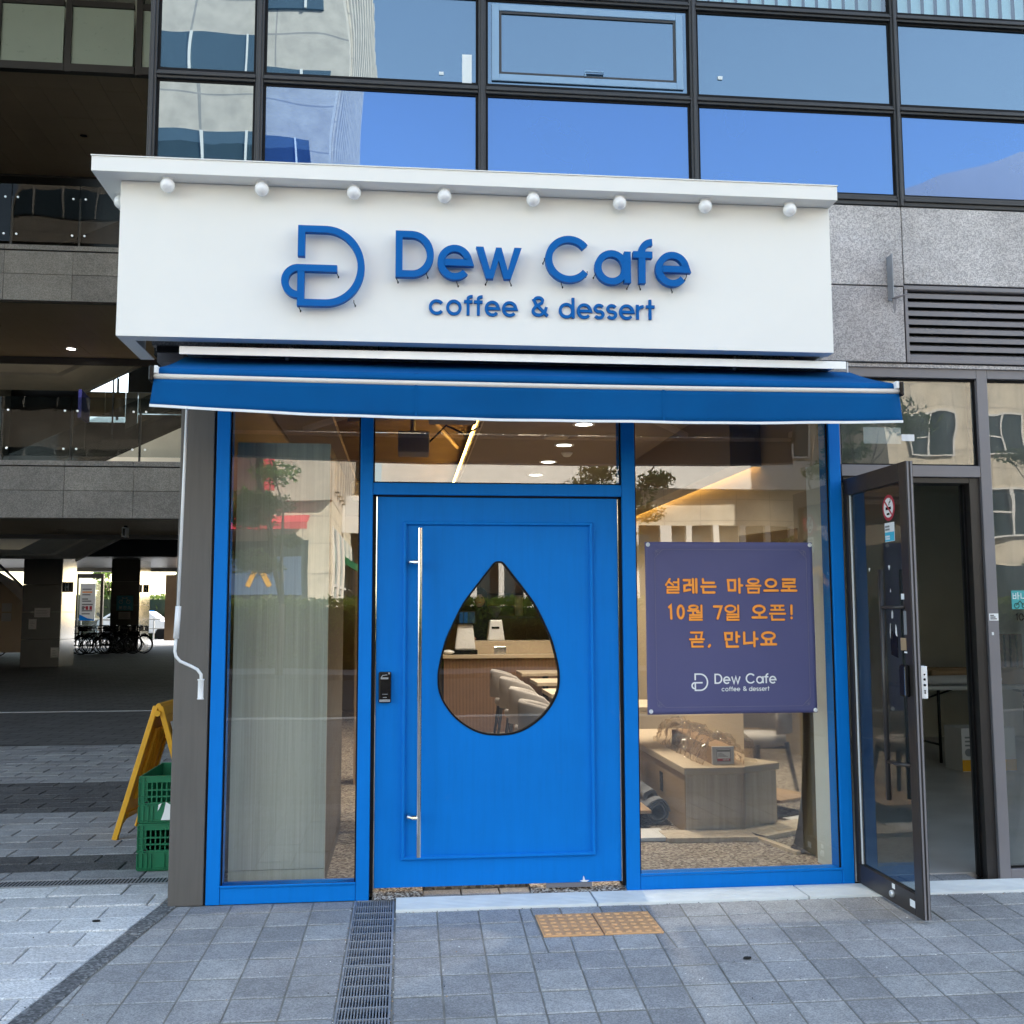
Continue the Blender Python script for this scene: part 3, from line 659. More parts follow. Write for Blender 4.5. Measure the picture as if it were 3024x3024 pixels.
# ------------------------------------------------------------------ grey painted column at the building's corner
cl = thing('column', 'dark grey painted square column left of the blue window frame', 'column', (-1.075, .09, 0))
box_obj('casing', 'column', -1.163, -.992, -.002, .2, 0, 2.80, cl, .004)
box_obj('shadow_gap', 'rubber', -.991, -.982, .008, .2, 0, 2.80, cl)

# ------------------------------------------------------------------ blue cafe front
cf = thing('cafe_shopfront', 'blue framed cafe shopfront with two tall windows and a teardrop-window door', 'shopfront', (.7, .08, 0))
T = 2.75
def post(x0, x1, y0=0, z0=.0, z1=T, name='post'): return box_obj(name, 'blue', x0, x1, y0, y0+.14, z0, z1, cf, .003)
post(-.980, -.912); post(-.238, -.172); post(1.160, 1.232); post(2.328, 2.394)
def rail(x0, x1, z0, z1, y0=.003, name='rail'): return box_obj(name, 'blue', x0, x1, y0, y0+.13, z0, z1, cf, .003)
rail(-.911, -.239, .0, .082); rail(1.233, 2.327, .0, .080); rail(-.911, -.239, T-.07, T); rail(1.233, 2.327, T-.07, T)
rail(-.171, 1.159, 2.071, 2.134); rail(-.171, 1.159, T-.07, T)
def pane(x0, x1, z0, z1, y=.026, par=cf, mat='glass', name='window_pane', sg_=.012):
    o = box_obj(name, mat, x0, x1, y, y+.006, z0, z1, par)
    b = MB(); b.frame(x0-.001, x1+.001, y-.010, y-.0005, z0-.001, z1+.001, sg_*.6); q = b.build('seal', 'rubber', None); q.parent = o; q.location = (0, 0, 0)
    return o
pane(-.910, -.240, .083, T-.071); pane(1.234, 2.326, .081, T-.071); pane(-.170, 1.158, 2.135, T-.071)
for x0, x1 in ((-.911, -.239), (1.233, 2.327)):
    b = MB(); b.box(x0, x1, -.006, .002, .084, .094)
    b.build('glazing_bead', 'blue', cf, bevel=.002)
# door: leaf cut out round the teardrop, so leaf and hole are one sheet
dr_half = [(.000, 1.718), (.022, 1.712), (.055, 1.672), (.15, 1.55), (.195, 1.485), (.244, 1.386), (.283, 1.294), (.313, 1.170), (.319, 1.098), (.310, 1.033), (.279, .968), (.226, .903), (.150, .848), (.075, .820), (.0, .813)]
def smooth_curve(p, n=4):
    out = []
    for i in range(len(p)-1):
        a = p[max(0, i-1)]; b_ = p[i]; c_ = p[i+1]; d = p[min(len(p)-1, i+2)]
        for k in range(n):
            t = k/n
            out.append(tuple(.5*(2*b_[j]+(c_[j]-a[j])*t+(2*a[j]-5*b_[j]+4*c_[j]-d[j])*t*t+(3*b_[j]-a[j]-3*c_[j]+d[j])*t**3) for j in (0, 1)))
    out.append(p[-1]); return out
half = smooth_curve(dr_half); DX = .495
drop = [(DX+x, z) for x, z in half]+[(DX-x, z) for x, z in reversed(half[1:-1])]
dx0, dx1, dz0, dz1 = -.148, 1.137, .052, 2.062
def on_rect(p):
    """where the ray from the drop's middle through p meets the leaf's edge"""
    c = Vector((DX, 1.15)); d = Vector(p)-c; t = 1e9
    if d.x > 1e-9: t = min(t, (dx1-c.x)/d.x)
    if d.x < -1e-9: t = min(t, (dx0-c.x)/d.x)
    if d.y > 1e-9: t = min(t, (dz1-c.y)/d.y)
    if d.y < -1e-9: t = min(t, (dz0-c.y)/d.y)
    return tuple(c+d*t)
outer = [on_rect(p) for p in drop]
for corner in ((dx0, dz0), (dx1, dz0), (dx1, dz1), (dx0, dz1)):
    i = min(range(len(outer)), key=lambda k: (outer[k][0]-corner[0])**2+(outer[k][1]-corner[1])**2); outer[i] = corner
yd0, yd1 = .030, .075
b = MB(); n = len(drop)
v = [(x, y, z) for y in (yd0, yd1) for ring in (drop, outer) for x, z in ring]
f = []
for i in range(n):
    j = (i+1) % n
    f += [(i, j, n+j, n+i), (2*n+j, 2*n+i, 3*n+i, 3*n+j), (j, i, 2*n+i, 2*n+j), (n+i, n+j, 3*n+j, 3*n+i)]
b.add(v, f); door = b.build('door', 'blue', cf)
def sub(o, par): o.parent = par; o.location = (0, 0, 0); return o
b = MB(); ins = [(DX+(x-DX)*1.0, z) for x, z in drop]
b.ribbon([(x, z) for x, z in drop], .009, yd0-.004, yd0+.03, True); sub(b.build('window_trim', 'rubber', None), door)
sub(MB().prism([(DX+(x-DX)*.995, z) for x, z in drop], 'y', yd0+.014, yd0+.020).build('drop_pane', 'glass', None), door)
# raised moulding frame with its screws
mx0, mx1, mz0, mz1 = -.012, 1.002, .188, 1.932
b = MB(); b.frame(mx0, mx1, yd0-.010, yd0-.0005, mz0, mz1, .020); b.frame(mx0+.004, mx1-.004, yd0-.019, yd0-.0095, mz0+.004, mz1-.004, .013); sub(b.build('moulding', 'blue', None, bevel=.003), door)
b = MB()
for x, z in [(.02, mz1-.01), (.495, mz1-.01), (.985, mz1-.01), (.02, mz0+.01), (.495, mz0+.01), (.985, mz0+.01)]+[(x, z) for x in (mx0+.01, mx1-.01) for z in (.70, 1.45)]: b.sphere((x, yd0-.0135, z), .0055, 10, 6)
sub(b.build('screw_caps', 'blue', None, smooth=True), door)
b = MB(); b.tube([(.077, -.052, .219), (.077, -.052, 1.891)], .0125, 14)
for z in (1.712, .414): b.tube([(.077, -.05, z), (.046, -.05, z), (.030, -.036, z), (.026, .03, z)], .0125, 10)
sub(b.build('pull_handle', 'chrome', None, smooth=False), door)
b = MB(); b.box(-.133, -.068, yd0-.024, yd0-.0005, .986, 1.146); lk = sub(b.build('door_lock', 'black', None, bevel=.008), door)
b = MB(); b.box(-.128, -.073, yd0-.0255, yd0-.0242, .992, 1.004); b.box(-.122, -.083, yd0-.0255, yd0-.0242, 1.108, 1.117); b.box(-.110, -.090, yd0-.0255, yd0-.0242, 1.013, 1.016); b.box(-.114, -.086, yd0-.0255, yd0-.0242, 1.030, 1.032)
b.ribbon([(-.123, 1.112), (-.112, 1.128), (-.088, 1.130)], .0035, yd0-.0255, yd0-.0242); b.box(-.084, -.075, yd0-.0255, yd0-.0242, 1.133, 1.143)
sub(b.build('lock_marks', 'grate', None), door)
sub(MB().box(-.153, -.1485, yd0-.006, yd1, .052, 2.062).build('edge_strip', 'chrome', None), door); sub(MB().box(1.1375, 1.142, yd0-.004, yd1, .052, 2.058).build('edge_strip', 'chrome', None), door)
b = MB(); b.box(.74, .98, yd0-.003, yd0+.02, .028, .051); sub(b.build('bottom_seal', 'grey_frame', None), door)
b = MB(); b.prism([(.915, .060), (.932, .062), (.936, .085), (.944, .062), (.966, .060), (.950, .052), (.93, .0535)], 'y', yd0-.0015, yd0-.0003); sub(b.build('paint_chip', 'white_ink', None), door)
b = MB(); b.box(-.171, -.154, .02, .12, .03, 2.07); b.box(1.143, 1.159, .02, .12, .03, 2.07); b.box(-.171, 1.159, .02, .12, 2.063, 2.070); b.build('door_rebate', 'rubber', cf)

# ------------------------------------------------------------------ awning
aw = thing('awning', 'blue folding-arm awning with white-edged valance under the white sign', 'awning', (.62, -.3, 2.4))
AX0, AX1 = -1.158, 2.415
b = MB(); b.prism([(-.03, 2.741), (-.412, 2.729), (-.414, 2.697), (-.420, 2.695), (-.421, 2.735), (-.03, 2.747)], 'x', -1.092, 2.255); b.build('hood', 'hood_metal', aw, bevel=.001)
box_obj('torsion_bar', 'rubber', AX0+.04, 2.34, -.16, -.08, 2.66, 2.745, aw)
b = MB(); b.box(2.353, 2.358, -.22, -.02, 2.67, 2.785); b.box(2.3585, 2.43, -.036, -.032, 2.69, 2.785); b.build('end_bracket', 'white_plastic', aw)
N = 44
def fab(xi, t):
    x = AX0+.012+(AX1-AX0-.024)*xi; s0 = (.035-.02*0)*(1-t)
    x = x+(s0 if xi < .5 else -s0)*abs(1-2*xi)
    sag = -.010*sin(pi*t)*(1+.25*sin(7*xi*pi)); return (x, -.20-.47*t, 2.735-.170*t+sag)
b = MB(); v = []; K = 10
for i in range(N+1):
    for j in range(K+1): v.append(fab(i/N, j/K))
    x, y, z = fab(i/N, 1); v += [(x, y-.006, z-.02), (x, y-.004, z-.034)]
R = K+3
b.add(v, [(i*R+j, i*R+j+1, (i+1)*R+j+1, (i+1)*R+j) for i in range(N) for j in range(R-1)])
o = b.build('canopy', 'blue_fabric', aw, smooth=True); sl = o.modifiers.new('thick', 'SOLIDIFY'); sl.thickness = .0015
b = MB(); b.tube([(AX0+.012+(AX1-AX0-.024)*i/10, -.684, 2.514+.010*(i/5-1)**2) for i in range(11)], .0125, 14); b.build('front_bar', 'offwhite_bar', aw, smooth=True)
for x, s in ((AX0, 1), (AX1, -1)):
    b = MB(); b.box(x-.006*s, x+.016*s, -.703, -.640, 2.500, 2.570); e = b.build('end_cap', 'black', aw, bevel=.006)
    b = MB(); b.box(x+.0165*s, x+.034*s, -.699, -.645, 2.535, 2.572); sub(b.build('cap_clip', 'white_plastic', None, bevel=.004), e)
def val(xi, t):
    x = AX0+.016+(AX1-AX0-.032)*xi; fl = .014*t*(abs(2*xi-1)**14); x += fl*(1 if xi > .5 else -1)
    return (x, -.690-.006*sin(xi*23)*t-.004*t*sin(xi*51+1), 2.510-(.158-.024*abs(2*xi-1)**3-(.014*max(0, .35-xi)/.35))*t)
b = MB(); v = []; K = 6; N = 70
for i in range(N+1):
    for j in range(K+1): v.append(val(i/N, j/K))
b.add(v, [(i*(K+1)+j, i*(K+1)+j+1, (i+1)*(K+1)+j+1, (i+1)*(K+1)+j) for i in range(N) for j in range(K)])
va = b.build('valance', 'blue_fabric', aw, smooth=True); sl = va.modifiers.new('thick', 'SOLIDIFY'); sl.thickness = .0015
b = MB(); v = []
for i in range(N+1):
    x, y, z = val(i/N, 1); v += [(x, y-.004, z+.003), (x, y+.004, z+.003), (x, y+.004, z-.009), (x, y-.004, z-.009)]
b.add(v, [(i*4+k, i*4+(k+1) % 4, i*4+4+(k+1) % 4, i*4+4+k) for i in range(N) for k in range(4)]); sub(b.build('trim', 'white_ink', None), va)
for xi in (.335, .667):
    q = [fab(xi, t/10) for t in range(11)]+[val(xi, t/6) for t in range(7)]
    b = MB()
    v = []
    for x, y, z in q: v += [(x-.006, y-.0022, z+.0018), (x+.006, y-.0022, z+.0018)]
    b.add(v, [(2*i, 2*i+1, 2*i+3, 2*i+2) for i in range(len(q)-1) if i != 10]); b.build('seam', 'blue_fabric', aw)
for x in (-.60, 1.72):
    b = MB(); b.box(x-.02, x+.02, -.30, -.22, 2.735, 2.755); b.box(x-.008, x+.008, -.25, -.23, 2.72, 2.756); b.tube([(x, -.23, 2.72), (x+.012, -.22, 2.80)], .006, 6); b.build('clip', 'white_plastic', aw)
    b = MB(); b.tube([(x, -.14, 2.66), (x+.28*(1 if x < 0 else -1), -.40, 2.585), (x, -.66, 2.54)], .02, 8); b.build('folding_arm', 'white_plastic', aw)
k = thing('awning_crank', 'white cranked handle rod hanging from the awning beside the grey column', 'crank handle', (-1.06, -.3, 1.1))
b = MB(); b.tube([(-1.070, -.30, 2.66), (-1.089, -.30, 1.44)], .0075, 8); b.build('rod', 'white_plastic', k, smooth=True)
b = MB(); b.tube([(-1.087, -.30, 1.485), (-1.094, -.30, 1.330)], .0135, 12); b.build('sleeve', 'white_plastic', k, smooth=True)
b = MB(); b.tube([(-1.094, -.30, 1.332), (-1.098, -.30, 1.27), (-1.092, -.30, 1.245), (-1.072, -.30, 1.222), (-1.02, -.30, 1.198), (-.990, -.30, 1.182), (-.972, -.30, 1.158), (-.970, -.30, 1.11)], .0075, 8); b.build('bent_rod', 'white_plastic', k, smooth=True)
b = MB(); b.lathe([(.0001, 0), (.0155, 0), (.0165, .004), (.0135, .008), (.0135, .088), (.0165, .092), (.0165, .096), (.0001, .097)], (-.972, -.30, 1.040), n=14); b.build('grip', 'white_plastic', k, smooth=True)

# ------------------------------------------------------------------ opening banner with hand-drawn Hangul
bn = thing('banner', 'purple opening banner with orange Korean lettering stuck on the right window', 'banner', (1.755, .01, .906))
b = MB(); v = []; NX = 48
for j in range(NX+1):
    for i in range(NX+1):
        u, t = i/NX, j/NX; x = 1.285+(.934+.002*t)*u; z = 1.828-.920*t
        # slack between the four fastened corners
        v.append((x, .0112+.0045*(math.exp(-((u-t*.9)/.07)**2)+math.exp(-((1-u-t*.9)/.07)**2))*max(0, 1-1.6*t)+.0012*(1+sin(5*u+11*t)), z))
b.add(v, [(j*(NX+1)+i, (j+1)*(NX+1)+i, (j+1)*(NX+1)+i+1, j*(NX+1)+i+1) for j in range(NX) for i in range(NX)])
o = b.build('sheet', 'banner', bn, smooth=True); sl = o.modifiers.new('thick', 'SOLIDIFY'); sl.thickness = .001; sl.offset = 1
def O(cx, cz, rx, rz): return (arcp(cx, cz, rx, -60, -400, 22, rz), 0)
HANGUL = {
 's1': [[(.33, .05), (.05, .45)], [(.28, .25), (.55, .45)], [(.6, .27), (.93, .27)], [(.93, .05), (.93, .47)], [(.15, .6), (.93, .6), (.93, .77), (.15, .78), (.15, .97), (.93, .97)]],
 's2': [[(.03, .12), (.46, .12), (.44, .42), (.07, .5), (.07, .85), (.48, .78)], [(.45, .47), (.68, .45)], [(.7, .05), (.72, .97)], [(.95, .05), (.95, .97)]],
 's3': [[(.12, .05), (.14, .3), (.9, .3)], [(0, .57), (1, .57)], [(.12, .74), (.14, .97), (.92, .97)]],
 's4': [[(.05, .12), (.52, .12), (.5, .82), (.09, .82), (.05, .12)], [(.8, .03), (.8, .98)], [(.8, .48), (.99, .48)]],
 's5': [O(.5, .2, .37, .16), [(0, .5), (1, .5)], [(.12, .69), (.88, .69), (.86, .97), (.14, .97), (.12, .69)]],
 's6': [O(.5, .34, .38, .30), [(0, .95), (1, .95)]],
 's7': [[(.1, .05), (.9, .05), (.88, .32), (.12, .34), (.12, .62), (.92, .62)], [(.5, .62), (.5, .95)], [(0, .95), (1, .95)]],
 'a1': [[(.0, .14), (.75, .02), (.95, 1)]], 'a2': [O(.5, .5, .44, .48)],
 'a3': [O(.38, .15, .30, .13), [(0, .37), (.74, .37)], [(.35, .37), (.35, .56)], [(.62, .50), (.92, .50)], [(.95, .02), (.95, .58)], [(.12, .67), (.95, .67), (.95, .82), (.12, .83), (.12, .99), (.97, .99)]],
 'a4': [[(0, .05), (.98, .05), (.45, 1)]],
 'a5': [O(.38, .25, .36, .22), [(.95, .02), (.95, .52)], [(.15, .63), (.95, .63), (.95, .80), (.15, .81), (.15, .99), (.97, .99)]],
 'a6': [O(.48, .32, .40, .28), [(.5, .62), (.5, .95)], [(0, .95), (1, .95)]],
 'a7': [[(.1, .04), (.9, .04)], [(.33, .04), (.35, .32)], [(.67, .04), (.65, .32)], [(.08, .32), (.92, .32)], [(0, .58), (1, .58)], [(.12, .73), (.14, .98), (.92, .98)]],
 'a8': [[(.55, .02), (.4, .66)], [(.35, .94), (.3, .97)]],
 'b1': [[(.08, .05), (.88, .05), (.8, .40)], [(.45, .27), (.45, .50)], [(0, .50), (1, .50)], [(.9, .68), (.14, .68), (.16, .98), (.92, .98)]],
 'b2': [[(.7, 0), (.1, .9)]],
 'b3': [[(.05, .08), (.5, .08), (.48, .50), (.08, .50), (.05, .08)], [(.82, .02), (.82, .68)], [(.82, .30), (1, .30)], [(.14, .68), (.16, .98), (.9, .98)]],
 'b4': [[(.08, .05), (.08, .78), (.62, .74)], [(.78, .03), (.78, .98)], [(.78, .48), (1, .48)]],
 'b5': [O(.5, .30, .42, .26), [(.33, .58), (.33, .95)], [(.67, .58), (.67, .95)], [(0, .95), (1, .95)]]}
HBOX = {'s1': (1.389, 1.474, 1.635, 1.548), 's2': (1.488, 1.572, 1.635, 1.548), 's3': (1.587, 1.674, 1.635, 1.548), 's4': (1.732, 1.824, 1.635, 1.548), 's5': (1.838, 1.925, 1.635, 1.548), 's6': (1.938, 2.022, 1.633, 1.557), 's7': (2.035, 2.126, 1.633, 1.557),
 'a1': (1.407, 1.428, 1.49, 1.411), 'a2': (1.452, 1.498, 1.49, 1.411), 'a3': (1.512, 1.597, 1.49, 1.404), 'a4': (1.655, 1.705, 1.487, 1.41), 'a5': (1.717, 1.801, 1.49, 1.403), 'a6': (1.868, 1.954, 1.49, 1.412), 'a7': (1.966, 2.059, 1.49, 1.402), 'a8': (2.084, 2.099, 1.489, 1.409),
 'b1': (1.519, 1.603, 1.348, 1.26), 'b2': (1.621, 1.639, 1.277, 1.259), 'b3': (1.709, 1.8, 1.347, 1.258), 'b4': (1.812, 1.901, 1.347, 1.259), 'b5': (1.912, 2.004, 1.346, 1.267)}
SYL = dict(zip(HBOX, '설레는마음으로10월7일오픈!곧,만나요'))
def hangul(key, bx, wd, y, parent, mats, name='letter', edge=.0026):
    x0, x1, zt, zb = bx; x0 += wd*.35; x1 -= wd*.35; zt -= wd*.35; zb += wd*.35; b = MB()
    st = HANGUL[key]
    for q, p in enumerate(st):
        p = p[0] if isinstance(p, tuple) else p; pts = [(x0+(x1-x0)*u, zt+(zb-zt)*t) for u, t in p]
        if isinstance(st[q], tuple): pts = [(x, zt+zb-z) if 0 else (x, z) for x, z in pts]
        cl = abs(pts[0][0]-pts[-1][0])+abs(pts[0][1]-pts[-1][1]) < 1e-6
        if cl: pts = pts[:-1]
        if edge: b.ribbon(pts, wd+edge, y-.0002-.00012*q, y, closed=cl, rnd=True, mi=1)
        b.ribbon(pts, wd, y-.0012-.00012*q, y-.0011, closed=cl, rnd=True, mi=0)
    return b.build(name, mats, parent)
for kx, bx in HBOX.items():
    o = hangul(kx, bx, .0108 if kx in ('s1', 's5', 'a3', 'a5', 'a7', 'b1') else .0130, .0094, bn, ['orange', 'brown_ink']); o['label'] = 'orange printed character %s' % SYL[kx]
for chr_, wd, strokes in SIGN:
    b = MB()
    for q, (pts, cl_) in enumerate(strokes): b.ribbon([(1.6667+.2354*x, 1.12+(z-3.295)*.2354) for x, z in pts], wd*(.235 if wd > .02 else .26), .0088-.0001*q, .0093, cl_, slope=.0002 if chr_ == '&' else 0)
    b.build('logo' if chr_ == 'logo' else 'letter', 'white_ink', bn)
b = MB(); X0, X1, Z0, Z1 = 1.337, 2.183, .945, 1.787; c_ = .045
for pts in ([(X0+c_, Z1), (X1-c_, Z1)], [(X0+c_, Z0), (X1-c_, Z0)], [(X0, Z0+c_), (X0, Z1-c_)], [(X1, Z0+c_), (X1, Z1-c_)]): b.ribbon(pts, .0018, .0088, .0093)
b.build('border_line', 'faint_ink', bn)
for sx, ox in ((1, X0), (-1, X1)):
    for sz, oz in ((1, Z0), (-1, Z1)):
        b = MB(); q = lambda u, t: (ox+sx*u, oz+sz*t)
        for i, pts in enumerate([[q(0, c_), q(.008, .036), q(.022, .024), q(.036, .008), q(c_, 0)], [q(.004, .004), q(.012, .016), q(.016, .028), q(.010, .034)], [q(.004, .004), q(.016, .012), q(.028, .016), q(.034, .010)], [q(.004, .030), q(.002, .014), q(.012, .012), q(.014, .002), q(.030, .004)]]): b.ribbon(pts, .002, .0088-.0001*i, .0093)
        b.build('corner_ornament', 'faint_ink', bn)
for x, z in ((1.300, 1.812), (2.204, 1.813), (1.303, .925), (2.208, .922)):
    b = MB(); b.torus((x, .005, z), .0085, .003, 'y', 18, 6); b.lathe([(.0001, -.004), (.005, -.003), (.006, .002)], (x, .006, z), 'y', 10); b.build('grommet', 'white_plastic', bn, smooth=True)

# ------------------------------------------------------------------ grey neighbouring shopfront with its open glass door
nf = thing('grey_shopfront', 'grey framed shopfront with open glass door next to the blue cafe front', 'shopfront', (4.2, .08, 0))
def gbox(name, x0, x1, z0, z1, y0=.0, y1=.12, mat='grey_frame'): return box_obj(name, mat, x0, x1, y0, y1, z0, z1, nf, .003)
gbox('post', 3.213, 3.276, 0, 2.829); gbox('head_rail', 2.16, 3.212, 2.760, 2.828); gbox('head_rail', 3.277, 6.4, 2.762, 2.828, .001); gbox('rail', 2.40, 3.212, 2.198, 2.262, .002)
gbox('sill_rail', 3.277, 6.4, .0, .058, .002); gbox('post', 2.396, 2.404, 2.263, 2.759, .01)
gbox('door_jamb', 3.152, 3.2125, 0, 2.197, .02, .14, 'dark_frame'); gbox('door_jamb', 2.396, 2.412, 0, 2.197, .03, .14, 'dark_frame'); gbox('door_head', 2.413, 3.151, 2.165, 2.197, .02, .14, 'dark_frame')
gbox('door_stop', 3.138, 3.151, 0, 2.165, .07, .10, 'rubber'); gbox('post', 4.9, 4.96, .059, 2.759)
def gpane(x0, x1, z0, z1, y=.035):
    o = box_obj('window_pane', 'glass_side', x0, x1, y, y+.006, z0, z1, nf)
    b = MB(); b.frame(x0-.001, x1+.001, y-.012, y-.0005, z0-.001, z1+.001, .010); q = b.build('seal', 'rubber', None); q.parent = o; q.location = (0, 0, 0); return o
tp = gpane(2.405, 3.211, 2.263, 2.758); gpane(3.278, 4.899, .06, 2.758); gpane(4.961, 6.39, .06, 2.758)
sub(MB().box(2.771, 2.847, .0338, .0349, 2.404, 2.442).build('paper_note', 'white_ink', None), tp)
sub(MB().box(2.554, 2.775, .046, .047, 2.389, 2.482).build('paper_sheet', 'white_ink', None), tp)
st = MB().box(3.378, 3.48, .0335, .0349, 1.461, 1.565).build('sticker', 'teal', nf, label='teal sticker on the window right of the post')
b = MB(); zz = 1.39
for pts in ([(3.387, 1.550), (3.387, 1.520), (3.404, 1.520), (3.404, 1.550)], [(3.387, 1.536), (3.404, 1.536)], [(3.416, 1.555), (3.416, 1.515)], [(3.416, 1.535), (3.425, 1.535)], [(3.434, 1.550), (3.434, 1.522), (3.454, 1.522)], [(3.458, 1.555), (3.458, 1.515)]): b.ribbon(pts, .004, .0322, .0331)
sub(b.build('lettering', 'white_ink', None), st)
b = MB(); b.ribbon(arcp(3.407, 1.480, .014, 0, 350, 14), .004, .0322, .0331); b.ribbon(arcp(3.452, 1.480, .014, 0, 350, 14), .004, .0322, .0331); b.ribbon([(3.402, 1.480), (3.427, 1.507), (3.447, 1.483)], .004, .0320, .0331); sub(b.build('pictogram', 'cw_grey', None), st)
b = MB(); b.box(3.220, 3.274, -.0016, -.0003, 1.398, 1.437); nt_ = b.build('paper_label', 'white_ink', nf); b = MB()
for i in range(3): b.box(3.226, 3.264-.008*i, -.0026, -.0017, 1.405+.010*i, 1.410+.010*i)
sub(b.build('print', 'black', None), nt_)
MB().box(3.231, 3.242, -.0016, -.0003, 1.318, 1.335).build('paper_label', 'white_ink', nf)
b = MB(); b.ribbon([(3.400, 1.428), (3.408, 1.436), (3.408, 1.398)], .006, .0322, .0331); b.ribbon(arcp(3.430, 1.417, .012, 0, 350, 14, .018), .006, .0322, .0331); b.build('number', 'black', nf)
# the door leaf, hinged at x=2.41 and standing square to the wall (built along -y)
gd = thing('glass_door', 'dark framed glass shop door standing open with a no smoking sticker', 'glass door', (2.41, -.02, .015))
HX0, HX1 = 2.410, 2.448; Yh, Yf = .012, -.700
def dbox(name, y0, y1, z0, z1, x0=HX0, x1=HX1, mat='dark_frame', bev=.002): return box_obj(name, mat, x0, x1, y0, y1, z0, z1, gd, bev)
dbox('stile', Yh, Yh-.045, .018, 2.178); dbox('stile', Yf, Yf+.075, .018, 2.178); dbox('rail', Yf+.076, Yh-.046, .018, .118); dbox('rail', Yf+.076, Yh-.046, 2.085, 2.178)
dbox('door_glass', Yf+.076, Yh-.046, .119, 2.084, 2.426, 2.432, 'glass_door', 0)
dbox('edge_seal', Yf-.004, Yf-.0005, .02, 2.176, 2.416, 2.424, 'grey_frame', 0); dbox('edge_seal', Yf-.005, Yf-.0005, .02, 2.176, 2.434, 2.442, 'grey_frame', 0)
dbox('glass_bead', Yh-.047, Yh-.056, .119, 2.084, 2.420, 2.4255, 'white_plastic', 0)
b = MB(); b.frame(0, 0, 0, 0, 0, 0, 0) if 0 else None
for yy in (-.475,):
    for xx, s in ((2.372, 1), (2.486, -1)):
        b = MB(); b.tube([(xx, yy, .53), (xx, yy, 1.66)], .013, 12)
        for z in (.716, 1.47): b.tube([(xx, yy, z), (xx, yy-.085, z), (2.41 if s > 0 else 2.448, yy-.16, z)], .009, 8)
        b.build('pull_handle', 'dark_frame', gd, smooth=True)
l = dbox('door_lock', Yf+.032, Yf+.100, 1.042, 1.194, 2.384, 2.4095, 'black', .008)
b = MB(); b.tube([(2.3835, Yf+.036, 1.05), (2.3835, Yf+.036, 1.186)], .004, 8); sub(b.build('lock_edge', 'chrome', None), l)
l = dbox('lock_case', Yf+.010, Yf+.064, 1.035, 1.19, 2.4485, 2.484, 'white_plastic', .004)
b = MB()
for z, r in ((1.150, .004), (1.127, .006), (1.100, .006), (1.073, .004), (1.063, .004)): b.lathe([(.0001, -.002), (r, -.002), (r, 0)], (2.468, Yf+.0097, z), 'y', 10)
sub(b.build('holes', 'black', None), l)
def onface(name, pts, mat, x=2.4095, par=gd, th=.001): return MB().prism(pts, 'x', x-th, x).build(name, mat, par)
def disc(cy, cz, r, n=28): return [(cy+r*cos(2*pi*i/n), cz+r*sin(2*pi*i/n)) for i in range(n)]
gx = 2.4255
ns = onface('no_smoking_sticker', disc(-0.481, 1.971, .066), 'red_ink', gx); ns['label'] = 'round red no smoking sticker'
sub(onface('white_disc', disc(-0.481, 1.971, .050), 'white_ink', gx-.0012, None), ns)
b = MB(); b.prism([(-0.454, 1.961), (-0.509, 1.961), (-0.509, 1.975), (-0.454, 1.975)], 'x', gx-.0032, gx-.0024)
b.prism([(-0.491, 1.982), (-0.486, 1.982), (-0.491, 2.001), (-0.501, 2.001), (-0.503, 2.014), (-0.508, 2.014), (-0.506, 1.996), (-0.496, 1.996)], 'x', gx-.0032, gx-.0024)
b.prism([(-0.463, 1.934), (-0.493, 1.934), (-0.493, 1.945), (-0.463, 1.945)], 'x', gx-.0032, gx-.0024); sub(b.build('cigarette', 'black', None), ns)
sub(onface('red_bar', [(-0.441, 2.004), (-0.448, 2.011), (-0.521, 1.938), (-0.514, 1.931)], 'red_ink', gx-.0034, None), ns)
sk = onface('security_sticker', [(-0.432, 1.800), (-0.534, 1.800), (-0.534, 1.896), (-0.432, 1.896)], 'white_ink', gx)
sub(onface('blue_field', [(-0.434, 1.802), (-0.532, 1.802), (-0.532, 1.848), (-0.434, 1.848)], 'blue_sign', gx-.0012, None), sk)
b = MB()
for z, m in ((1.872, 0), (1.857, 0), (1.822, 1), (1.810, 1)):
    for i in range(4): b.prism([(-0.441-.012*i, z), (-0.450-.012*i, z), (-0.450-.012*i, z+.009), (-0.441-.012*i, z+.009)], 'x', gx-.0034, gx-.0024, m)
sub(b.build('lettering', ['box_grey', 'white_ink'], None), sk)
onface('torn_sticker', [(-0.466, 1.416), (-0.483, 1.416), (-0.485, 1.441), (-0.476, 1.458), (-0.468, 1.443)], 'white_ink', gx)
b = onface('torn_sticker', [(-0.451, 1.236), (-0.521, 1.221), (-0.523, 1.326), (-0.511, 1.376), (-0.504, 1.346), (-0.496, 1.366), (-0.486, 1.336), (-0.466, 1.356), (-0.456, 1.386), (-0.449, 1.306)], 'black', gx)
onface('torn_sticker', [(-0.504, 1.346), (-0.511, 1.386), (-0.518, 1.371), (-0.524, 1.326), (-0.511, 1.331)], 'white_ink', gx-.0014); onface('torn_sticker', [(-0.453, 1.391), (-0.458, 1.356), (-0.450, 1.316), (-0.446, 1.346)], 'white_ink', gx-.0014)
onface('tape_scrap', [(-0.236, 1.656), (-0.251, 1.676), (-0.235, 1.678)], 'white_ink', gx); onface('tape_scrap', [(-0.461, 1.656), (-0.451, 1.681), (-0.473, 1.681)], 'white_ink', gx); onface('tape_scrap', [(-0.461, 1.546), (-0.466, 1.566), (-0.471, 1.546)], 'white_ink', gx)
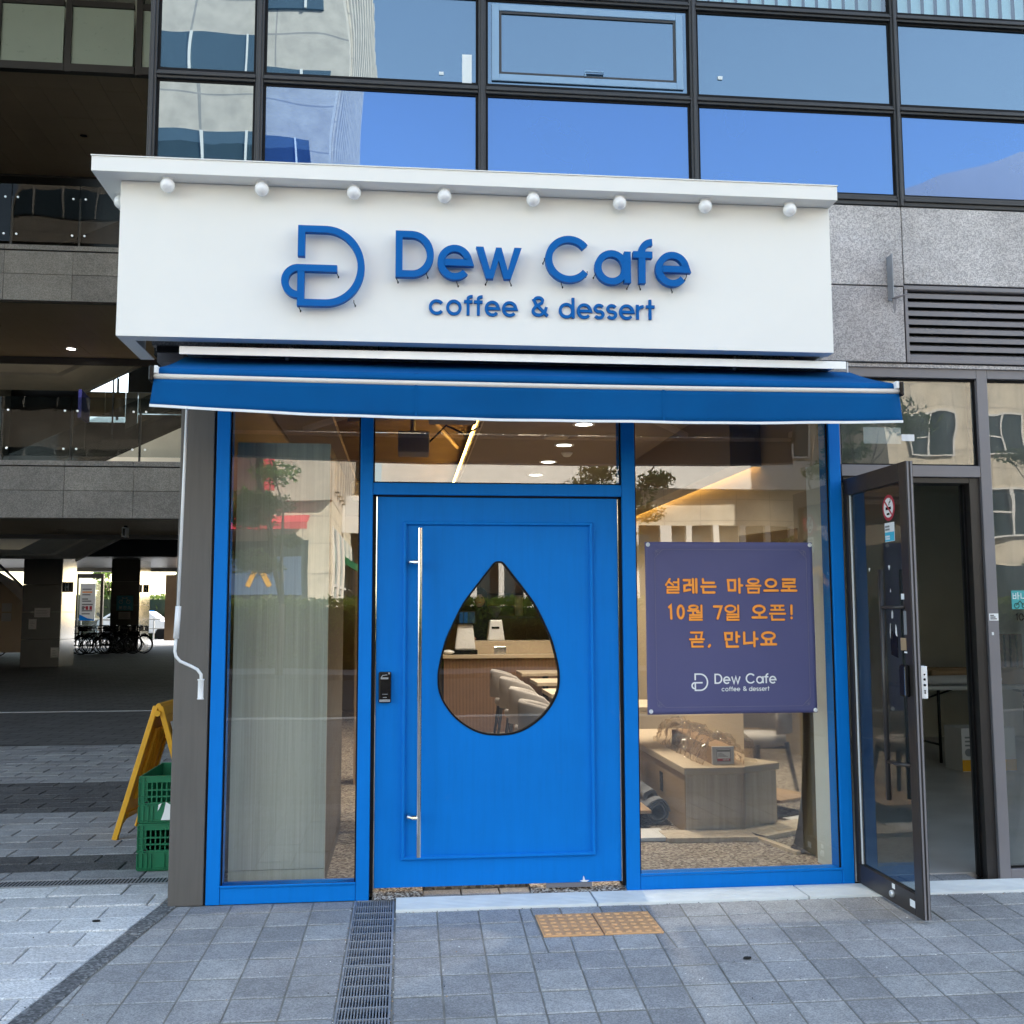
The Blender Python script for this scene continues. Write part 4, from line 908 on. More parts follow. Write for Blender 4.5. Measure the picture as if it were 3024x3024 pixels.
onface('yellow_tag', [(-.585, 1.262), (-.641, 1.262), (-.641, 1.322), (-.585, 1.322)], 'tan'); onface('white_label', [(-.608, 1.508), (-.638, 1.508), (-.638, 1.536), (-.608, 1.536)], 'white_ink'); onface('grey_label', [(-.624, 1.338), (-.652, 1.338), (-.652, 1.452), (-.624, 1.452)], 'box_grey')
onface('white_label', [(-.618, 1.249), (-.648, 1.249), (-.648, 1.257), (-.618, 1.257)], 'white_ink')
MB().lathe([(.0001, -.014), (.014, -.014), (.017, -.010), (.017, 0)], (2.4095, -.40, .062), 'x', 16).build('floor_lock', 'silver', gd, smooth=True)
onface('white_label', [(-.395, .088), (-.425, .088), (-.425, .112), (-.395, .112)], 'white_ink'); onface('white_label', [(-.575, .052), (-.625, .052), (-.625, .085), (-.575, .085)], 'white_ink')
# room behind it
rm = thing('shop_room', 'bare grey room behind the open glass door', 'room', (4.5, 3, 0))
b = MB(); b.box(2.46, 8, 6.0, 6.1, 0, 2.9); b.box(8, 8.1, .15, 6.1, 0, 2.9); b.box(2.42, 2.458, .145, 6.1, .0, 2.9); b.build('wall', 'room_wall', rm)
box_obj('floor', 'room_floor', 2.459, 8, .145, 6.0, -.02, .012, rm); box_obj('ceiling', 'room_wall', 2.459, 8, .16, 6.0, 2.84, 2.9, rm)
tb = thing('folding_table', 'white folding table with black legs inside the dark room', 'folding table', (5.8, 4.9, 0))
box_obj('tabletop', 'box_white', 5.10, 6.7, 4.6, 5.25, .70, .74, tb, .012)
for x in (5.32, 6.5):
    b = MB()
    for y in (4.68, 5.17): b.tube([(x, y, .70), (x, y, .012)], .014, 8)
    b.tube([(x, 4.68, .18), (x, 5.17, .18)], .011, 8); b.tube([(x, 4.92, .60), (x+.30*(1 if x < 6 else -1), 4.92, .69)], .01, 6); b.build('leg_frame', 'black', tb)
def carton(name, label, x0, x1, y0, y1, z0, z1, mat, tilt=0, extra=None, cat='box'):
    t = thing(name, label, cat, ((x0+x1)/2, (y0+y1)/2, z0)); b = MB(); b.box(x0, x1, y0, y1, z0, z1); o = b.build('carton', mat, t, bevel=.003)
    b = MB(); b.box((x0+x1)/2-.02, (x0+x1)/2+.02, y0-.001, y1+.001, z1+.0001, z1+.0012); b.build('tape', 'cream_top', t)
    t.rotation_euler = (0, 0, tilt); return t
c1 = carton('carton', 'white cardboard carton with a yellow base band under the folding table', 4.99, 5.5, 3.5, 3.8, .013, .40, 'box_white')
b = MB(); b.box(4.988, 5.502, 3.4975, 3.4995, .02, .12); b.build('yellow_band', 'yellow', c1)
b = MB()
for i in range(3): b.box(5.02, 5.2-.04*i, 3.4975, 3.4995, .31-.035*i, .325-.035*i)
b.lathe([(.0001, -.002), (.035, -.002), (.035, 0)], (5.05, 3.499, .185), 'y', 16); b.build('print', 'box_grey', c1)
t = carton('long_carton', 'long brown carton lying slanted on the folding table', 5.12, 6.5, 4.75, 4.93, .742, .90, 'cardboard', radians(-12))
for i, (y, z, r, lb) in enumerate(((4.68, .79, .045, 'white cardboard roll on the folding table'), (4.72, .85, .04, 'brown paper roll lying over the white roll on the table'))):
    t = thing('paper_roll', lb, 'roll', (5.6, y, z-.04), 'rolls on the folding table'); b = MB(); b.tube([(5.18+.1*i, y, z), (6.3, y+.1, z)], r, 14); b.build('roll', ['box_white', 'cardboard'][i], t, smooth=True)
t = thing('dark_board', 'dark ribbed board standing behind the things on the folding table', 'board', (6.1, 5.2, .742)); box_obj('board', 'slat_wood', 5.95, 6.5, 5.16, 5.2, .742, 1.22, t)
b = MB()
for i in range(8): b.box(5.97+.065*i, 5.99+.065*i, 5.150, 5.159, .75, 1.21)
b.build('ribs', 'void', t)

for o in list(COL.objects):
    if o.parent is None and o.name.split('.')[0] in ('folding_table', 'long_carton', 'paper_roll', 'dark_board'): o.location += Vector((-.22, -.6, 0))

# ------------------------------------------------------------------ cafe interior
ci = structure('cafe_interior', (0, 4, 0))
box_obj('floor', 'carpet', -.98, 2.415, .145, 10.2, -.02, .026, ci)
box_obj('back_wall', 'inner_wall', -.98, 2.415, 10.0, 10.1, .026, 3.28, ci)
box_obj('side_wall', 'inner_wall', -1.0, -.985, .21, 10.1, 0, 3.28, ci); box_obj('side_wall', 'side_wall_tan', 2.398, 2.416, .15, 10.1, .026, 3.28, ci)
box_obj('ceiling', 'ceiling', .58, 2.396, .15, 9.98, 2.90, 2.95, ci); box_obj('plenum_slab', 'raw_ceiling', -.98, 2.40, .16, 9.98, 3.29, 3.3, ci)
box_obj('ceiling', 'ceiling', -.98, -.55, .16, 9.98, 2.9, 2.95, ci); box_obj('ceiling_edge', 'cream_top', .565, .579, .15, 9.98, 2.87, 3.05, ci)
lc = thing('ceiling_led_line', 'glowing amber light line along the ceiling edge above the door', 'led strip', (.55, 4, 2.9)); box_obj('strip', 'led', .545, .556, .5, 9, 2.955, 2.97, lc)
b = MB(); b.box(.5565, .5645, .5, 9, 2.90, 2.985); b.build('holder', 'white_plastic', lc)
bk = thing('bulkhead', 'boxed ceiling drop with a hidden amber light along the right wall', 'bulkhead', (2.3, 4, 2.4)); box_obj('casing', 'ceiling', 2.18, 2.345, 1.27, 9.9, 2.43, 2.898, bk); box_obj('end_cap', 'ceiling', 2.346, 2.396, 1.27, 1.29, 2.43, 2.898, bk)
box_obj('led_strip', 'led', 2.347, 2.36, 1.3, 9.8, 2.50, 2.52, bk)
for i, y in enumerate((2.32, 3.31, 4.31, 5.25, 1.33, 6.25)):  # the unseen lamp at the window end is added to brighten the bench
    d = thing('downlight', ('lit round downlight nearest the awning', 'lit round downlight second from the awning', 'lit round downlight third from the awning', 'lit round downlight fourth from the awning', 'unseen downlight added to light the bench, just inside the window behind the valance', 'lit round downlight before the counter')[i], 'ceiling light', (1.366, y, 2.9), 'lit downlights in the cafe ceiling')
    MB().lathe([(.0001, -.004), (.066, -.004)], (1.366, y, 2.9), n=24).build('diffuser', 'lamp_on', d)
    MB().lathe([(.066, -.006), (.085, -.009), (.088, -.001)], (1.366, y, 2.9), n=24).build('rim', 'white_plastic', d, smooth=True)
    ld = bpy.data.lights.new('lamp', 'SPOT'); ld.energy = 34; ld.spot_size = radians(120); ld.spot_blend = .7; ld.shadow_soft_size = .04; ld.color = (1, .86, .70); lo = bpy.data.objects.new('lamp', ld); COL.objects.link(lo); lo.parent = d; lo.location = (0, 0, -.03)
v_ = thing('air_vent', 'round white ceiling air vent between the lit downlights', 'vent', (1.24, 2.95, 2.9)); b = MB(); b.lathe([(.055, -.004), (.075, -.010), (.11, -.002), (.11, 0)], (1.24, 2.95, 2.9), n=24); b.lathe([(.0001, -.006), (.05, -.006)], (1.24, 2.95, 2.9), n=20); b.build('ring', 'cream_top', v_, smooth=True)
dm = thing('smoke_detector', 'small white smoke detector in the cafe ceiling', 'smoke detector', (1.46, 3.75, 2.9)); MB().lathe([(.0001, -.04), (.03, -.035), (.05, -.012), (.055, 0)], (1.46, 3.75, 2.9), n=20).build('dome', 'white_plastic', dm, smooth=True)
pj = thing('ceiling_projector', 'grey ceiling unit on a pole in the open ceiling behind the fanlight', 'projector', (.05, 2.2, 2.7)); b = MB(); b.tube([(.05, 2.2, 3.29), (.05, 2.2, 2.78)], .018, 8); b.build('pole', 'grey_frame', pj); box_obj('unit', 'grey_frame', -.06, .17, 2.05, 2.3, 2.62, 2.78, pj, .01)
b = MB(); b.tube([(.17, 2.2, 2.72), (.30, 2.25, 2.86), (.45, 2.3, 2.80), (.57, 2.35, 2.88)], .008, 6); b.build('cable', 'black', pj)
bx = thing('duct_box', 'pale blue-grey box fixed under the open ceiling above the door', 'duct', (.34, 1.7, 2.88)); box_obj('casing', 'grey_frame', .16, .50, 1.55, 1.9, 2.80, 2.98, bx, .005); box_obj('hanger', 'grey_frame', .30, .33, 1.70, 1.73, 2.981, 3.28, bx)
pp = thing('ceiling_pipe', 'bare pipe running across the open ceiling', 'pipe', (0, 3, 3.1)); b = MB(); b.tube([(-.5, 3.4, 3.12), (.56, 3.2, 3.12)], .03, 10); b.tube([(.12, 2.9, 3.12), (.50, 4.6, 3.08)], .022, 10); b.build('pipe', 'tan', pp, smooth=True)
ac = thing('wall_unit', 'long white air conditioner at the back of the cafe', 'air conditioner', (.0, 5, 2.55)); box_obj('casing', 'white_plastic', -.54, .55, 4.7, 5.0, 2.58, 2.74, ac, .02); box_obj('outlet', 'black', -.4, .4, 4.694, 4.6995, 2.60, 2.63, ac)
# ash laminate display panel behind the left pane
pn = thing('display_partition', 'pale ash wood partition standing behind the left window', 'partition', (-.65, .3, .026))
box_obj('panel', 'panel_wood', -.905, -.410, .20, .235, .118, 2.37, pn, .001); box_obj('plinth', 'panel_wood', -.905, -.410, .203, .235, .026, .115, pn, .001)
MB().prism([(.236, .03), (.236, 2.37), (1.6, 2.37), (1.6, .03)], 'x', -.44, -.412).build('return_panel', 'dark_laminate', pn)
box_obj('shelf', 'white_wall', -.28, -.02, 1.15, 1.55, .78, .81, pn) if 0 else None
sh = thing('side_shelf', 'narrow dark shelf with bottles behind the partition', 'shelf', (-.1, 3, .026)); b = MB()
for z in (.9, 1.2, 1.5): b.box(-.40, .0, 3.4, 3.7, z, z+.02)
b.box(-.42, -.40, 3.4, 3.7, .026, 1.9); b.box(0, .02, 3.4, 3.7, .026, 1.9); b.build('frame', 'tan', sh)
for i in range(5): tag(MB().lathe([(.0001, 0), (.028, 0), (.028, .14), (.012, .17), (.012, .21), (.0001, .21)], (-.35+.075*i, 3.5, 1.2205), n=12).build('bottle', ['black', 'slat_wood', 'white_plastic', 'black', 'tan'][i], smooth=True), ['black bottle at the left end of the shelf', 'brown bottle next to the black one on the shelf', 'white bottle in the middle of the shelf', 'black bottle right of the white bottle on the shelf', 'tan bottle at the right end of the shelf'][i], 'bottle', 'bottles on the side shelf')
pt = thing('side_table', 'pale table whose corner shows beside the blue door post', 'table', (-.05, 1.6, .026)); box_obj('tabletop', 'white_wall', -.30, .25, 1.45, 2.0, .72, .75, pt, .004); b = MB(); b.tube([(.1, 1.7, .72), (.1, 1.7, .04)], .03, 10); b.lathe([(.0001, .02), (.2, .018), (.21, 0)], (.1, 1.7, .027), n=20); b.build('pedestal', 'black', pt)
# counter
ct = thing('counter', 'service counter clad in narrow walnut slats with a cream top', 'counter', (1.4, 7.3, .026))
box_obj('carcass', 'chair_leg', .47, 2.39, 7.04, 7.7, .026, .90, ct); box_obj('worktop', 'cream_top', .455, 2.39, 6.985, 7.72, .902, .945, ct, .003)
b = MB()
for i in range(112):
    x = .472+.0171*i; b.box(x, x+.0105, 7.018, 7.0395, .03, .9)
stuff(b.build('slat_cladding', 'slat_wood', ct))
box_obj('raised_shelf', 'cream_top', .86, 2.39, 7.30, 7.72, .946, 1.10, ct, .003)
gr_ = thing('coffee_grinder', 'white coffee grinder with smoky hopper on the counter', 'coffee grinder', (1.135, 7.5, 1.1))
b = MB(); b.add([(1.03, 7.42, 1.101), (1.245, 7.42, 1.101), (1.245, 7.64, 1.101), (1.03, 7.64, 1.101), (1.06, 7.44, 1.36), (1.21, 7.44, 1.36), (1.21, 7.62, 1.36), (1.06, 7.62, 1.36)], [(3, 2, 1, 0), (4, 5, 6, 7), (0, 1, 5, 4), (1, 2, 6, 5), (2, 3, 7, 6), (3, 0, 4, 7)]); b.build('body', 'white_plastic', gr_, bevel=.015)
MB().lathe([(.0001, 0), (.03, 0), (.035, .03), (.085, .14), (.09, .16), (.0001, .165)], (1.135, 7.53, 1.37), n=20).build('hopper', 'cloth_dark', gr_, smooth=True); box_obj('display', 'black', 1.08, 1.175, 7.424, 7.432, 1.25, 1.275, gr_)
ps = thing('till_screen', 'white point of sale terminal with tilted dark screen on the counter', 'till', (.735, 7.2, .945))
b = MB(); b.add([(.60, 7.12, 1.0), (.86, 7.12, 1.0), (.84, 7.34, 1.0), (.62, 7.34, 1.0), (.64, 7.16, 1.31), (.83, 7.16, 1.31), (.81, 7.30, 1.31), (.66, 7.30, 1.31)], [(3, 2, 1, 0), (4, 5, 6, 7), (0, 1, 5, 4), (1, 2, 6, 5), (2, 3, 7, 6), (3, 0, 4, 7)]); b.build('stand', 'white_plastic', ps, bevel=.02)
s_ = box_obj('screen_case', 'black', .61, .86, 7.12, 7.16, 1.31, 1.47, ps, .012); sub(box_obj('screen', 'cw_grey', .66, .845, 7.117, 7.1195, 1.325, 1.455), s_); box_obj('base', 'black', .56, .88, 7.10, 7.4, .946, 1.0, ps, .006)
tag(box_obj('card_stand', 'chrome', 1.08, 1.23, 7.10, 7.12, .947, 1.04, None, .003), 'small silver card holder on the counter before the grinder', 'card holder')
tag(MB().sphere((.53, 7.12, .975), .05, 14, 8, sc=(1.5, 1, .55)).build('paper_towel', 'white_ink', smooth=True), 'crumpled white paper towel at the left end of the counter', 'paper towel')
bc = thing('back_cabinets', 'tan upper cabinets and grey lower units on the back wall', 'cabinets', (1.4, 9.7, .026))
for i in range(6): box_obj('cabinet_door', 'tan', .42+.328*i, .744+.328*i, 9.55, 9.60, 1.74, 2.75, bc, .003); box_obj('lower_door', 'inner_wall', .42+.328*i, .744+.328*i, 9.30, 9.34, .05, 1.36, bc, .003)
box_obj('upper_carcass', 'tan', .41, 2.39, 9.605, 9.99, 1.73, 2.76, bc); box_obj('worktop', 'grey_frame', .41, 2.39, 9.28, 9.99, 1.365, 1.40, bc); box_obj('shelf', 'tan', .9, 1.6, 9.6, 9.98, 1.55, 1.57, bc)
tag(MB().tube([(1.64, 9.4, 1.401), (1.64, 9.4, 1.70)], .06, 16).build('towel_roll', 'white_ink', smooth=True), 'tall white paper roll standing on the back cabinets', 'paper roll')
# person behind the counter
def skinned(name, pts, edges, rad, mat, parent, sub_=2):
    me = bpy.data.meshes.new(name); me.from_pydata(pts, edges, []); o = bpy.data.objects.new(name, me); COL.objects.link(o); me.materials.append(M[mat])
    o.modifiers.new('skin', 'SKIN'); sk_ = me.skin_vertices[0] if me.skin_vertices else None
    if sk_ is None:
        me.attributes.new
    for i, r in enumerate(rad): me.skin_vertices[0].data[i].radius = (r, r) if not isinstance(r, tuple) else r
    me.skin_vertices[0].data[0].use_root = True; s_ = o.modifiers.new('sub', 'SUBSURF'); s_.levels = s_.render_levels = sub_
    if parent: o.parent = parent; o.location = -world_loc(parent)
    return o
px_, py_ = .985, 8.3
pe = thing('person', 'person with dark bobbed hair and black top working behind the counter', 'person', (px_, py_, .026))
pts = [(0, 0, .92), (0, 0, 1.10), (0, 0, 1.32), (0, -.01, 1.43), (0, -.03, 1.50),
       (.17, 0, 1.37), (.22, -.04, 1.12), (.16, -.26, 1.10), (-.17, 0, 1.37), (-.22, -.04, 1.12), (-.12, -.24, 1.10),
       (.09, 0, .86), (.10, -.01, .48), (.10, .02, .06), (.10, -.12, .03), (-.09, 0, .86), (-.10, -.01, .48), (-.10, .02, .06), (-.10, -.12, .03)]
ed = [(0, 1), (1, 2), (2, 3), (3, 4), (2, 5), (5, 6), (6, 7), (2, 8), (8, 9), (9, 10), (0, 11), (11, 12), (12, 13), (13, 14), (0, 15), (15, 16), (16, 17), (17, 18)]
rad = [.13, .11, .12, .055, .05, .055, .042, .03, .055, .042, .03, .085, .055, .04, .035, .085, .055, .04, .035]
skinned('body', [(px_+x, py_+y, .026+z) for x, y, z in pts], ed, rad, 'cloth_dark', pe)
h = MB(); hc = Vector((px_, py_-.035, 1.635)); h.sphere(hc, .1, 20, 16, sc=(.78, .92, 1.15)); h.sphere(hc+Vector((0, -.095, -.012)), .015, 10, 8, sc=(.8, 1, 1.2)); hd = h.build('head', 'skin', pe, smooth=True)
h = MB(); h.sphere(hc+Vector((-.03, -.088, .01)), .012, 8, 6, sc=(1.2, .5, .6)); h.sphere(hc+Vector((.03, -.088, .01)), .012, 8, 6, sc=(1.2, .5, .6)); sub(h.build('eyes', 'black', None), hd)
h = MB(); h.sphere(hc+Vector((0, -.084, -.05)), .02, 10, 6, sc=(1.2, .4, .35)); sub(h.build('mouth', 'red_ink', None), hd)
h = MB(); h.sphere(hc+Vector((0, .03, .035)), .118, 20, 14, sc=(.95, .95, 1)); h.sphere(hc+Vector((-.072, .01, -.06)), .05, 12, 8, sc=(.7, 1, 1.8)); h.sphere(hc+Vector((.072, .01, -.06)), .05, 12, 8, sc=(.7, 1, 1.8)); sub(h.build('hair', 'hair', None, smooth=True), hd)
for s in (1, -1):
    bx_ = Vector((px_+(.15 if s > 0 else -.11), py_-.28, 1.125)); P_ = [bx_, bx_+Vector((0, -.05, 0))]; E_ = [(0, 1)]; R_ = [(.026, .018), (.036, .014)]
    for i, (dx, ln) in enumerate(((-.027, .06), (-.009, .072), (.009, .068), (.026, .052))):
        a0 = len(P_); P_ += [P_[1]+Vector((dx, -.015, 0)), P_[1]+Vector((dx*1.1, -.015-ln*.55, -.012)), P_[1]+Vector((dx*1.1, -.015-ln*.8, -.036))]; E_ += [(1, a0), (a0, a0+1), (a0+1, a0+2)]; R_ += [.009, .008, .007]
    a0 = len(P_); P_ += [P_[0]+Vector((-.036*s, -.02, -.005)), P_[0]+Vector((-.045*s, -.055, -.02))]; E_ += [(0, a0), (a0, a0+1)]; R_ += [.010, .008]
    skinned('hand', [tuple(p) for p in P_], E_, R_, 'skin', pe, 1)
# barrel chairs and tables along the right wall
def make_chair():
    t = thing('barrel_chair', 'grey upholstered barrel chair with black legs', 'chair', (0, 0, 0)); b = MB()
    b.lathe([(.0001, .40), (.20, .40), (.225, .43), (.225, .47), (.20, .49), (.0001, .495)], (0, 0, 0), n=24); b.build('seat', 'chair_fabric', t, smooth=True)
    b = MB(); n = 16; v = []
    for i in range(n+1):
        a = radians(80+200*i/n); hgt = .68+.12*sin(pi*i/n)**.5
        for r, z in ((.245, .50), (.275, .50), (.275, hgt-.02), (.26, hgt), (.245, hgt-.02)): v.append((r*cos(a), r*sin(a), z))
    f = [(i*5+k, i*5+(k+1) % 5, i*5+5+(k+1) % 5, i*5+5+k) for i in range(n) for k in range(5)]+[(4, 3, 2, 1, 0), tuple(n*5+k for k in range(5))]
    b.add(v, f); b.build('backrest', 'chair_fabric', t, smooth=True)
    for sx in (1, -1):
        for sy in (1, -1): MB().tube([(.16*sx, .16*sy, .42), (.22*sx, .22*sy, .0)], [.02, .013], 8).build('leg', 'chair_leg', t)
    b = MB(); b.tube([(.17, .17, .38), (-.17, -.17, .38)], .012, 6); b.tube([(-.17, .17, .385), (.17, -.17, .385)], .012, 6); b.build('brace', 'chair_leg', t); return t
proto = make_chair()
for i, (x, y) in enumerate(((1.22, 6.05), (1.20, 4.72), (1.15, 3.32), (1.09, 2.05))):
    lb = ('grey barrel chair farthest from the door, next to the counter', 'grey barrel chair second from the counter', 'grey barrel chair third from the counter, half in front of the second', 'grey barrel chair nearest the door window')[i]
    o = proto if i == 0 else dup(proto, (x, y, .026), 0, lb)
    o.location = (x, y, .026); o['label'] = lb; o['group'] = 'barrel chairs in the cafe'
def make_table():
    t = thing('cafe_table', 'pale wood cafe table', 'table', (0, 0, 0)); box_obj('tabletop', 'table_top', -.03, .60, -.32, .32, .70, .735, t, .003)
    b = MB(); b.tube([(.28, 0, .70), (.28, 0, .02)], .035, 12); b.build('pedestal', 'black', t); MB().lathe([(.0001, .02), (.24, .016), (.25, 0)], (.28, 0, 0), n=24).build('foot', 'black', t); return t
proto = make_table()
for i, (x, y) in enumerate(((1.36, 6.62), (1.335, 5.05), (1.27, 3.62), (1.4, 2.35))):
    lb = ('pale cafe table nearest the counter', 'pale cafe table second from the counter', 'pale cafe table third from the counter', 'pale cafe table nearest the street windows')[i]
    o = proto if i == 0 else dup(proto, (x, y, .026), 0, lb); o.location = (x, y, .026); o['label'] = lb; o['group'] = 'cafe tables'
# bench, parcels, mirror, rolls behind the right pane
be = thing('bench', 'pale laminate bench box with cream top behind the right window', 'bench', (2.0, 1.9, .026))
b = MB(); b.box(1.815, 2.39, 1.21, 3.4, .03, .397); b.build('carcass', 'bench_wood', be, bevel=.001); box_obj('top', 'cream_top', 1.80, 2.395, 1.19, 3.41, .400, .448, be, .006); box_obj('side_panel', 'tan', 1.808, 1.8145, 1.215, 3.4, .03, .396, be)
box_obj('socket', 'black', 1.803, 1.8078, 1.78, 1.86, .20, .33, be, .002); MB().prism([(1.63, .975), (2.2, .955), (2.2, 1.20), (1.63, 1.21)], 'z', .028, .055).build('loose_plank', 'bench_wood', be)
bb = thing('wrapped_parcel', 'long white carton in clear wrap with a red label on the bench', 'parcel', (2.09, 1.7, .449))
b = MB(); b.box(2.022, 2.170, 1.30, 1.32, .4495, .565); b.build('end_flap', 'box_white', bb, bevel=.002); b = MB(); b.box(2.024, 2.168, 1.3205, 2.35, .4495, .563); b.build('carton', 'cardboard', bb, bevel=.003)
lb_ = MB().box(2.050, 2.145, 1.297, 1.2995, .468, .552).build('label', 'white_ink', bb); b = MB(); b.frame(2.050, 2.145, 1.2955, 1.2968, .468, .552, .004); b.box(2.055, 2.14, 1.2955, 1.2968, .532, .544)
for i in range(4): b.box(2.06, 2.125-.012*i, 1.2955, 1.2968, .500+.007*i, .503+.007*i)
sub(b.build('print', 'box_grey', None), lb_); sub(MB().box(2.0545, 2.1405, 1.2953, 1.2967, .4725, .4875).build('red_strip', 'red_ink', None), lb_); b = MB()
for i in range(5): b.box(2.09+.009*i, 2.096+.009*i, 1.2938, 1.2950, .476, .484)
sub(b.build('print', 'white_ink', None), lb_)
b = MB(); v = []; nx, ny = 18, 40
for j in range(ny+1):
    for i in range(nx+1):
        a = pi*i/nx; y = 1.25+1.3*j/ny; rr = 1+.14*random.uniform(-1, 1); v.append((2.09-.145*cos(a)*rr, y+random.uniform(-.015, .015), .452+.175*sin(a)*rr*(1+.3*sin(j*.9)*.3)))
b.add(v, [(j*(nx+1)+i, (j+1)*(nx+1)+i, (j+1)*(nx+1)+i+1, j*(nx+1)+i+1) for j in range(ny) for i in range(nx)]); o = b.build('clear_wrap', 'plastic_wrap', bb); sl = o.modifiers.new('thick', 'SOLIDIFY'); sl.thickness = .0008
mi = thing('standing_mirror', 'frameless curved mirror leaning on the wall beside the bench', 'mirror', (2.33, .9, .027))
mw = [(1.14, .03), (1.14, 1.9), (.55, 1.9), (.55, .8), (.52, .30), (.50, .06), (.53, .03)]
import itertools
def lean(y, z): return 2.23+.20*(1.14-y)*0+.004*z
b = MB(); out = [(2.2, 1.16)]; pts = [(2.225, 1.16, .04), (2.225, 1.16, 1.95), (2.50, .70, 1.95), (2.50, .70, .9), (2.47, .64, .42), (2.42, .56, .22), (2.34, .52, .055), (2.31, .535, .04)]
dv = Vector((.86, .5, 0)).normalized()*.006
fr_ = [Vector((2.205+.0*i, 0, 0)) for i in range(1)]
A = Vector((2.185, 1.14, 0)); Bd = Vector((.165, -.66, 0)).normalized(); prof = [(0, .045), (0, 1.95), (.64, 1.95), (.64, 1.0), (.625, .62), (.595, .36), (.55, .18), (.50, .07), (.47, .045)]
F_ = [A+Bd*u+Vector((0, 0, z)) for u, z in prof]; nrm = Vector((.66, .165, 0)).normalized()*.006; n = len(F_)
b.add([tuple(p) for p in F_]+[tuple(p+nrm) for p in F_], [tuple(range(n)), tuple(range(2*n-1, n-1, -1))]+[(i, n+i, n+(i+1) % n, (i+1) % n) for i in range(n)]); b.build('mirror_sheet', 'mirror', mi)
b = MB(); a = A+Vector((-.02, -.01, .027)); e = A+Bd*.56+Vector((-.02, -.01, .027)); v = []
for p in (a, e): v += [p, p+Vector((.03, .01, 0)), p+Vector((.03, .01, .018)), p+Vector((0, 0, .018))]
b.add([tuple(p) for p in v], [(0, 1, 5, 4), (1, 2, 6, 5), (2, 3, 7, 6), (3, 0, 4, 7), (3, 2, 1, 0), (4, 5, 6, 7)]); b.build('timber_foot', 'timber', mi)
wp = thing('white_board', 'tall pale board leaning beside the right blue post', 'board', (2.38, .33, .027)); MB().prism([(2.355, .40), (2.362, .40), (2.388, .20), (2.381, .20)], 'z', .027, 2.3).build('sheet', 'white_wall', wp)
for i, (y, z, r, tl) in enumerate(((1.50, .115, .085, 0), (1.62, .19, .05, .1))):
    t = thing('padding_roll', ('wide scalloped grey roll of padding on the floor by the bench', 'thin roll of padding lying on top against the bench')[i], 'roll', (1.6, y, z-r), 'rolls of padding')
    b = MB(); path = []; turns = 2.6
    for k in range(int(turns*26)):
        a_ = 2*pi*k/26; rr = r*(1-.20*a_/(2*pi))+.004*sin(a_*22); path.append((1.70-.02*i+rr*cos(a_), z+rr*sin(a_)))
    if i == 0: path = [(1.76, .03), (1.72, .03)][::-1]*0+path
    b.ribbon(path, .008, y-.0, y+.9); b.build('roll', 'roll_pad', t)
tag(box_obj('flooring_pack', 'cardboard', 1.24, 1.62, 1.35, 2.3, .135, .155, None, .003), 'reddish-brown board lying on the padding roll', 'board'); tag(box_obj('white_tray', 'box_white', 1.30, 1.66, 1.02, 1.30, .027, .052, None, .004), 'flat white pack on the floor left of the bench', 'pack')

# ------------------------------------------------------------------ yellow A-frame sign and stacked crates left of the column
af = thing('folding_sign', 'yellow plastic A-frame sign folded out behind the green crates', 'A-frame sign', (-1.45, 1.25, 0))
# two leaves: the one facing the street and the rear one; hinge line runs along x+y
def leaf(P0, P1, wdir, wd, name):
    """leaf from foot P0 to hinge P1, width vector wdir*wd, with rims and cut feet"""
    P0, P1, wdir = Vector(P0), Vector(P1), Vector(wdir).normalized(); up = P1-P0; nn = up.cross(wdir).normalized()*.022
    def Q(u, t): return P0+wdir*wd*u+up*t
    out = [(0, 0), (.10, 0), (.18, .10), (.35, .145), (.65, .145), (.82, .10), (.90, 0), (1, 0), (1, 1), (0, 1)]
    n = len(out); b = MB(); b.add([tuple(Q(*p)) for p in out]+[tuple(Q(*p)+nn*.4) for p in out], [tuple(range(n-1, -1, -1)), tuple(range(n, 2*n))]+[(i, (i+1) % n, n+(i+1) % n, n+i) for i in range(n)])
    for u0, u1, t0, t1 in ((0, .07, 0, 1), (.93, 1, 0, 1), (.07, .93, .93, 1), (.18, .82, .145, .19)):
        c = [Q(u0, t0)-nn*.6, Q(u1, t0)-nn*.6, Q(u1, t1)-nn*.6, Q(u0, t1)-nn*.6, Q(u0, t0)+nn, Q(u1, t0)+nn, Q(u1, t1)+nn, Q(u0, t1)+nn]
        b.add([tuple(p) for p in c], [(3, 2, 1, 0), (4, 5, 6, 7), (0, 1, 5, 4), (1, 2, 6, 5), (2, 3, 7, 6), (3, 0, 4, 7)])
    for u in (.3, .42, .55, .68):
        c = [Q(u, .28)-nn*.9, Q(u+.02, .28)-nn*.9, Q(u+.02, .82)-nn*.9, Q(u, .82)-nn*.9, Q(u, .28), Q(u+.02, .28), Q(u+.02, .82), Q(u, .82)]
        b.add([tuple(p) for p in c], [(3, 2, 1, 0), (0, 1, 5, 4), (1, 2, 6, 5), (2, 3, 7, 6), (3, 0, 4, 7)])
    return b.build(name, 'yellow', af, bevel=.004)
leaf((-1.845, 1.58, 0), (-1.615, 1.60, .845), (.08, 1, 0), .46, 'rear_leaf'); leaf((-1.345, 1.62, 0), (-1.585, 1.60, .845), (.08, 1, 0), .46, 'front_leaf')
b = MB(); b.tube([(-1.603, 1.585, .80), (-1.603, 1.60, .80)], .02, 12); b.tube([(-1.60, 1.60, .848), (-1.565, 2.06, .848)], .018, 8); b.build('hinge', 'yellow', af)
b = MB(); b.add([(-1.535, 1.66, .74), (-1.50, 2.0, .74), (-1.36, 2.0, .25), (-1.395, 1.66, .25)], [(0, 1, 2, 3)]); o = b.build('notice', 'white_ink', af); sl = o.modifiers.new('thick', 'SOLIDIFY'); sl.thickness = .003
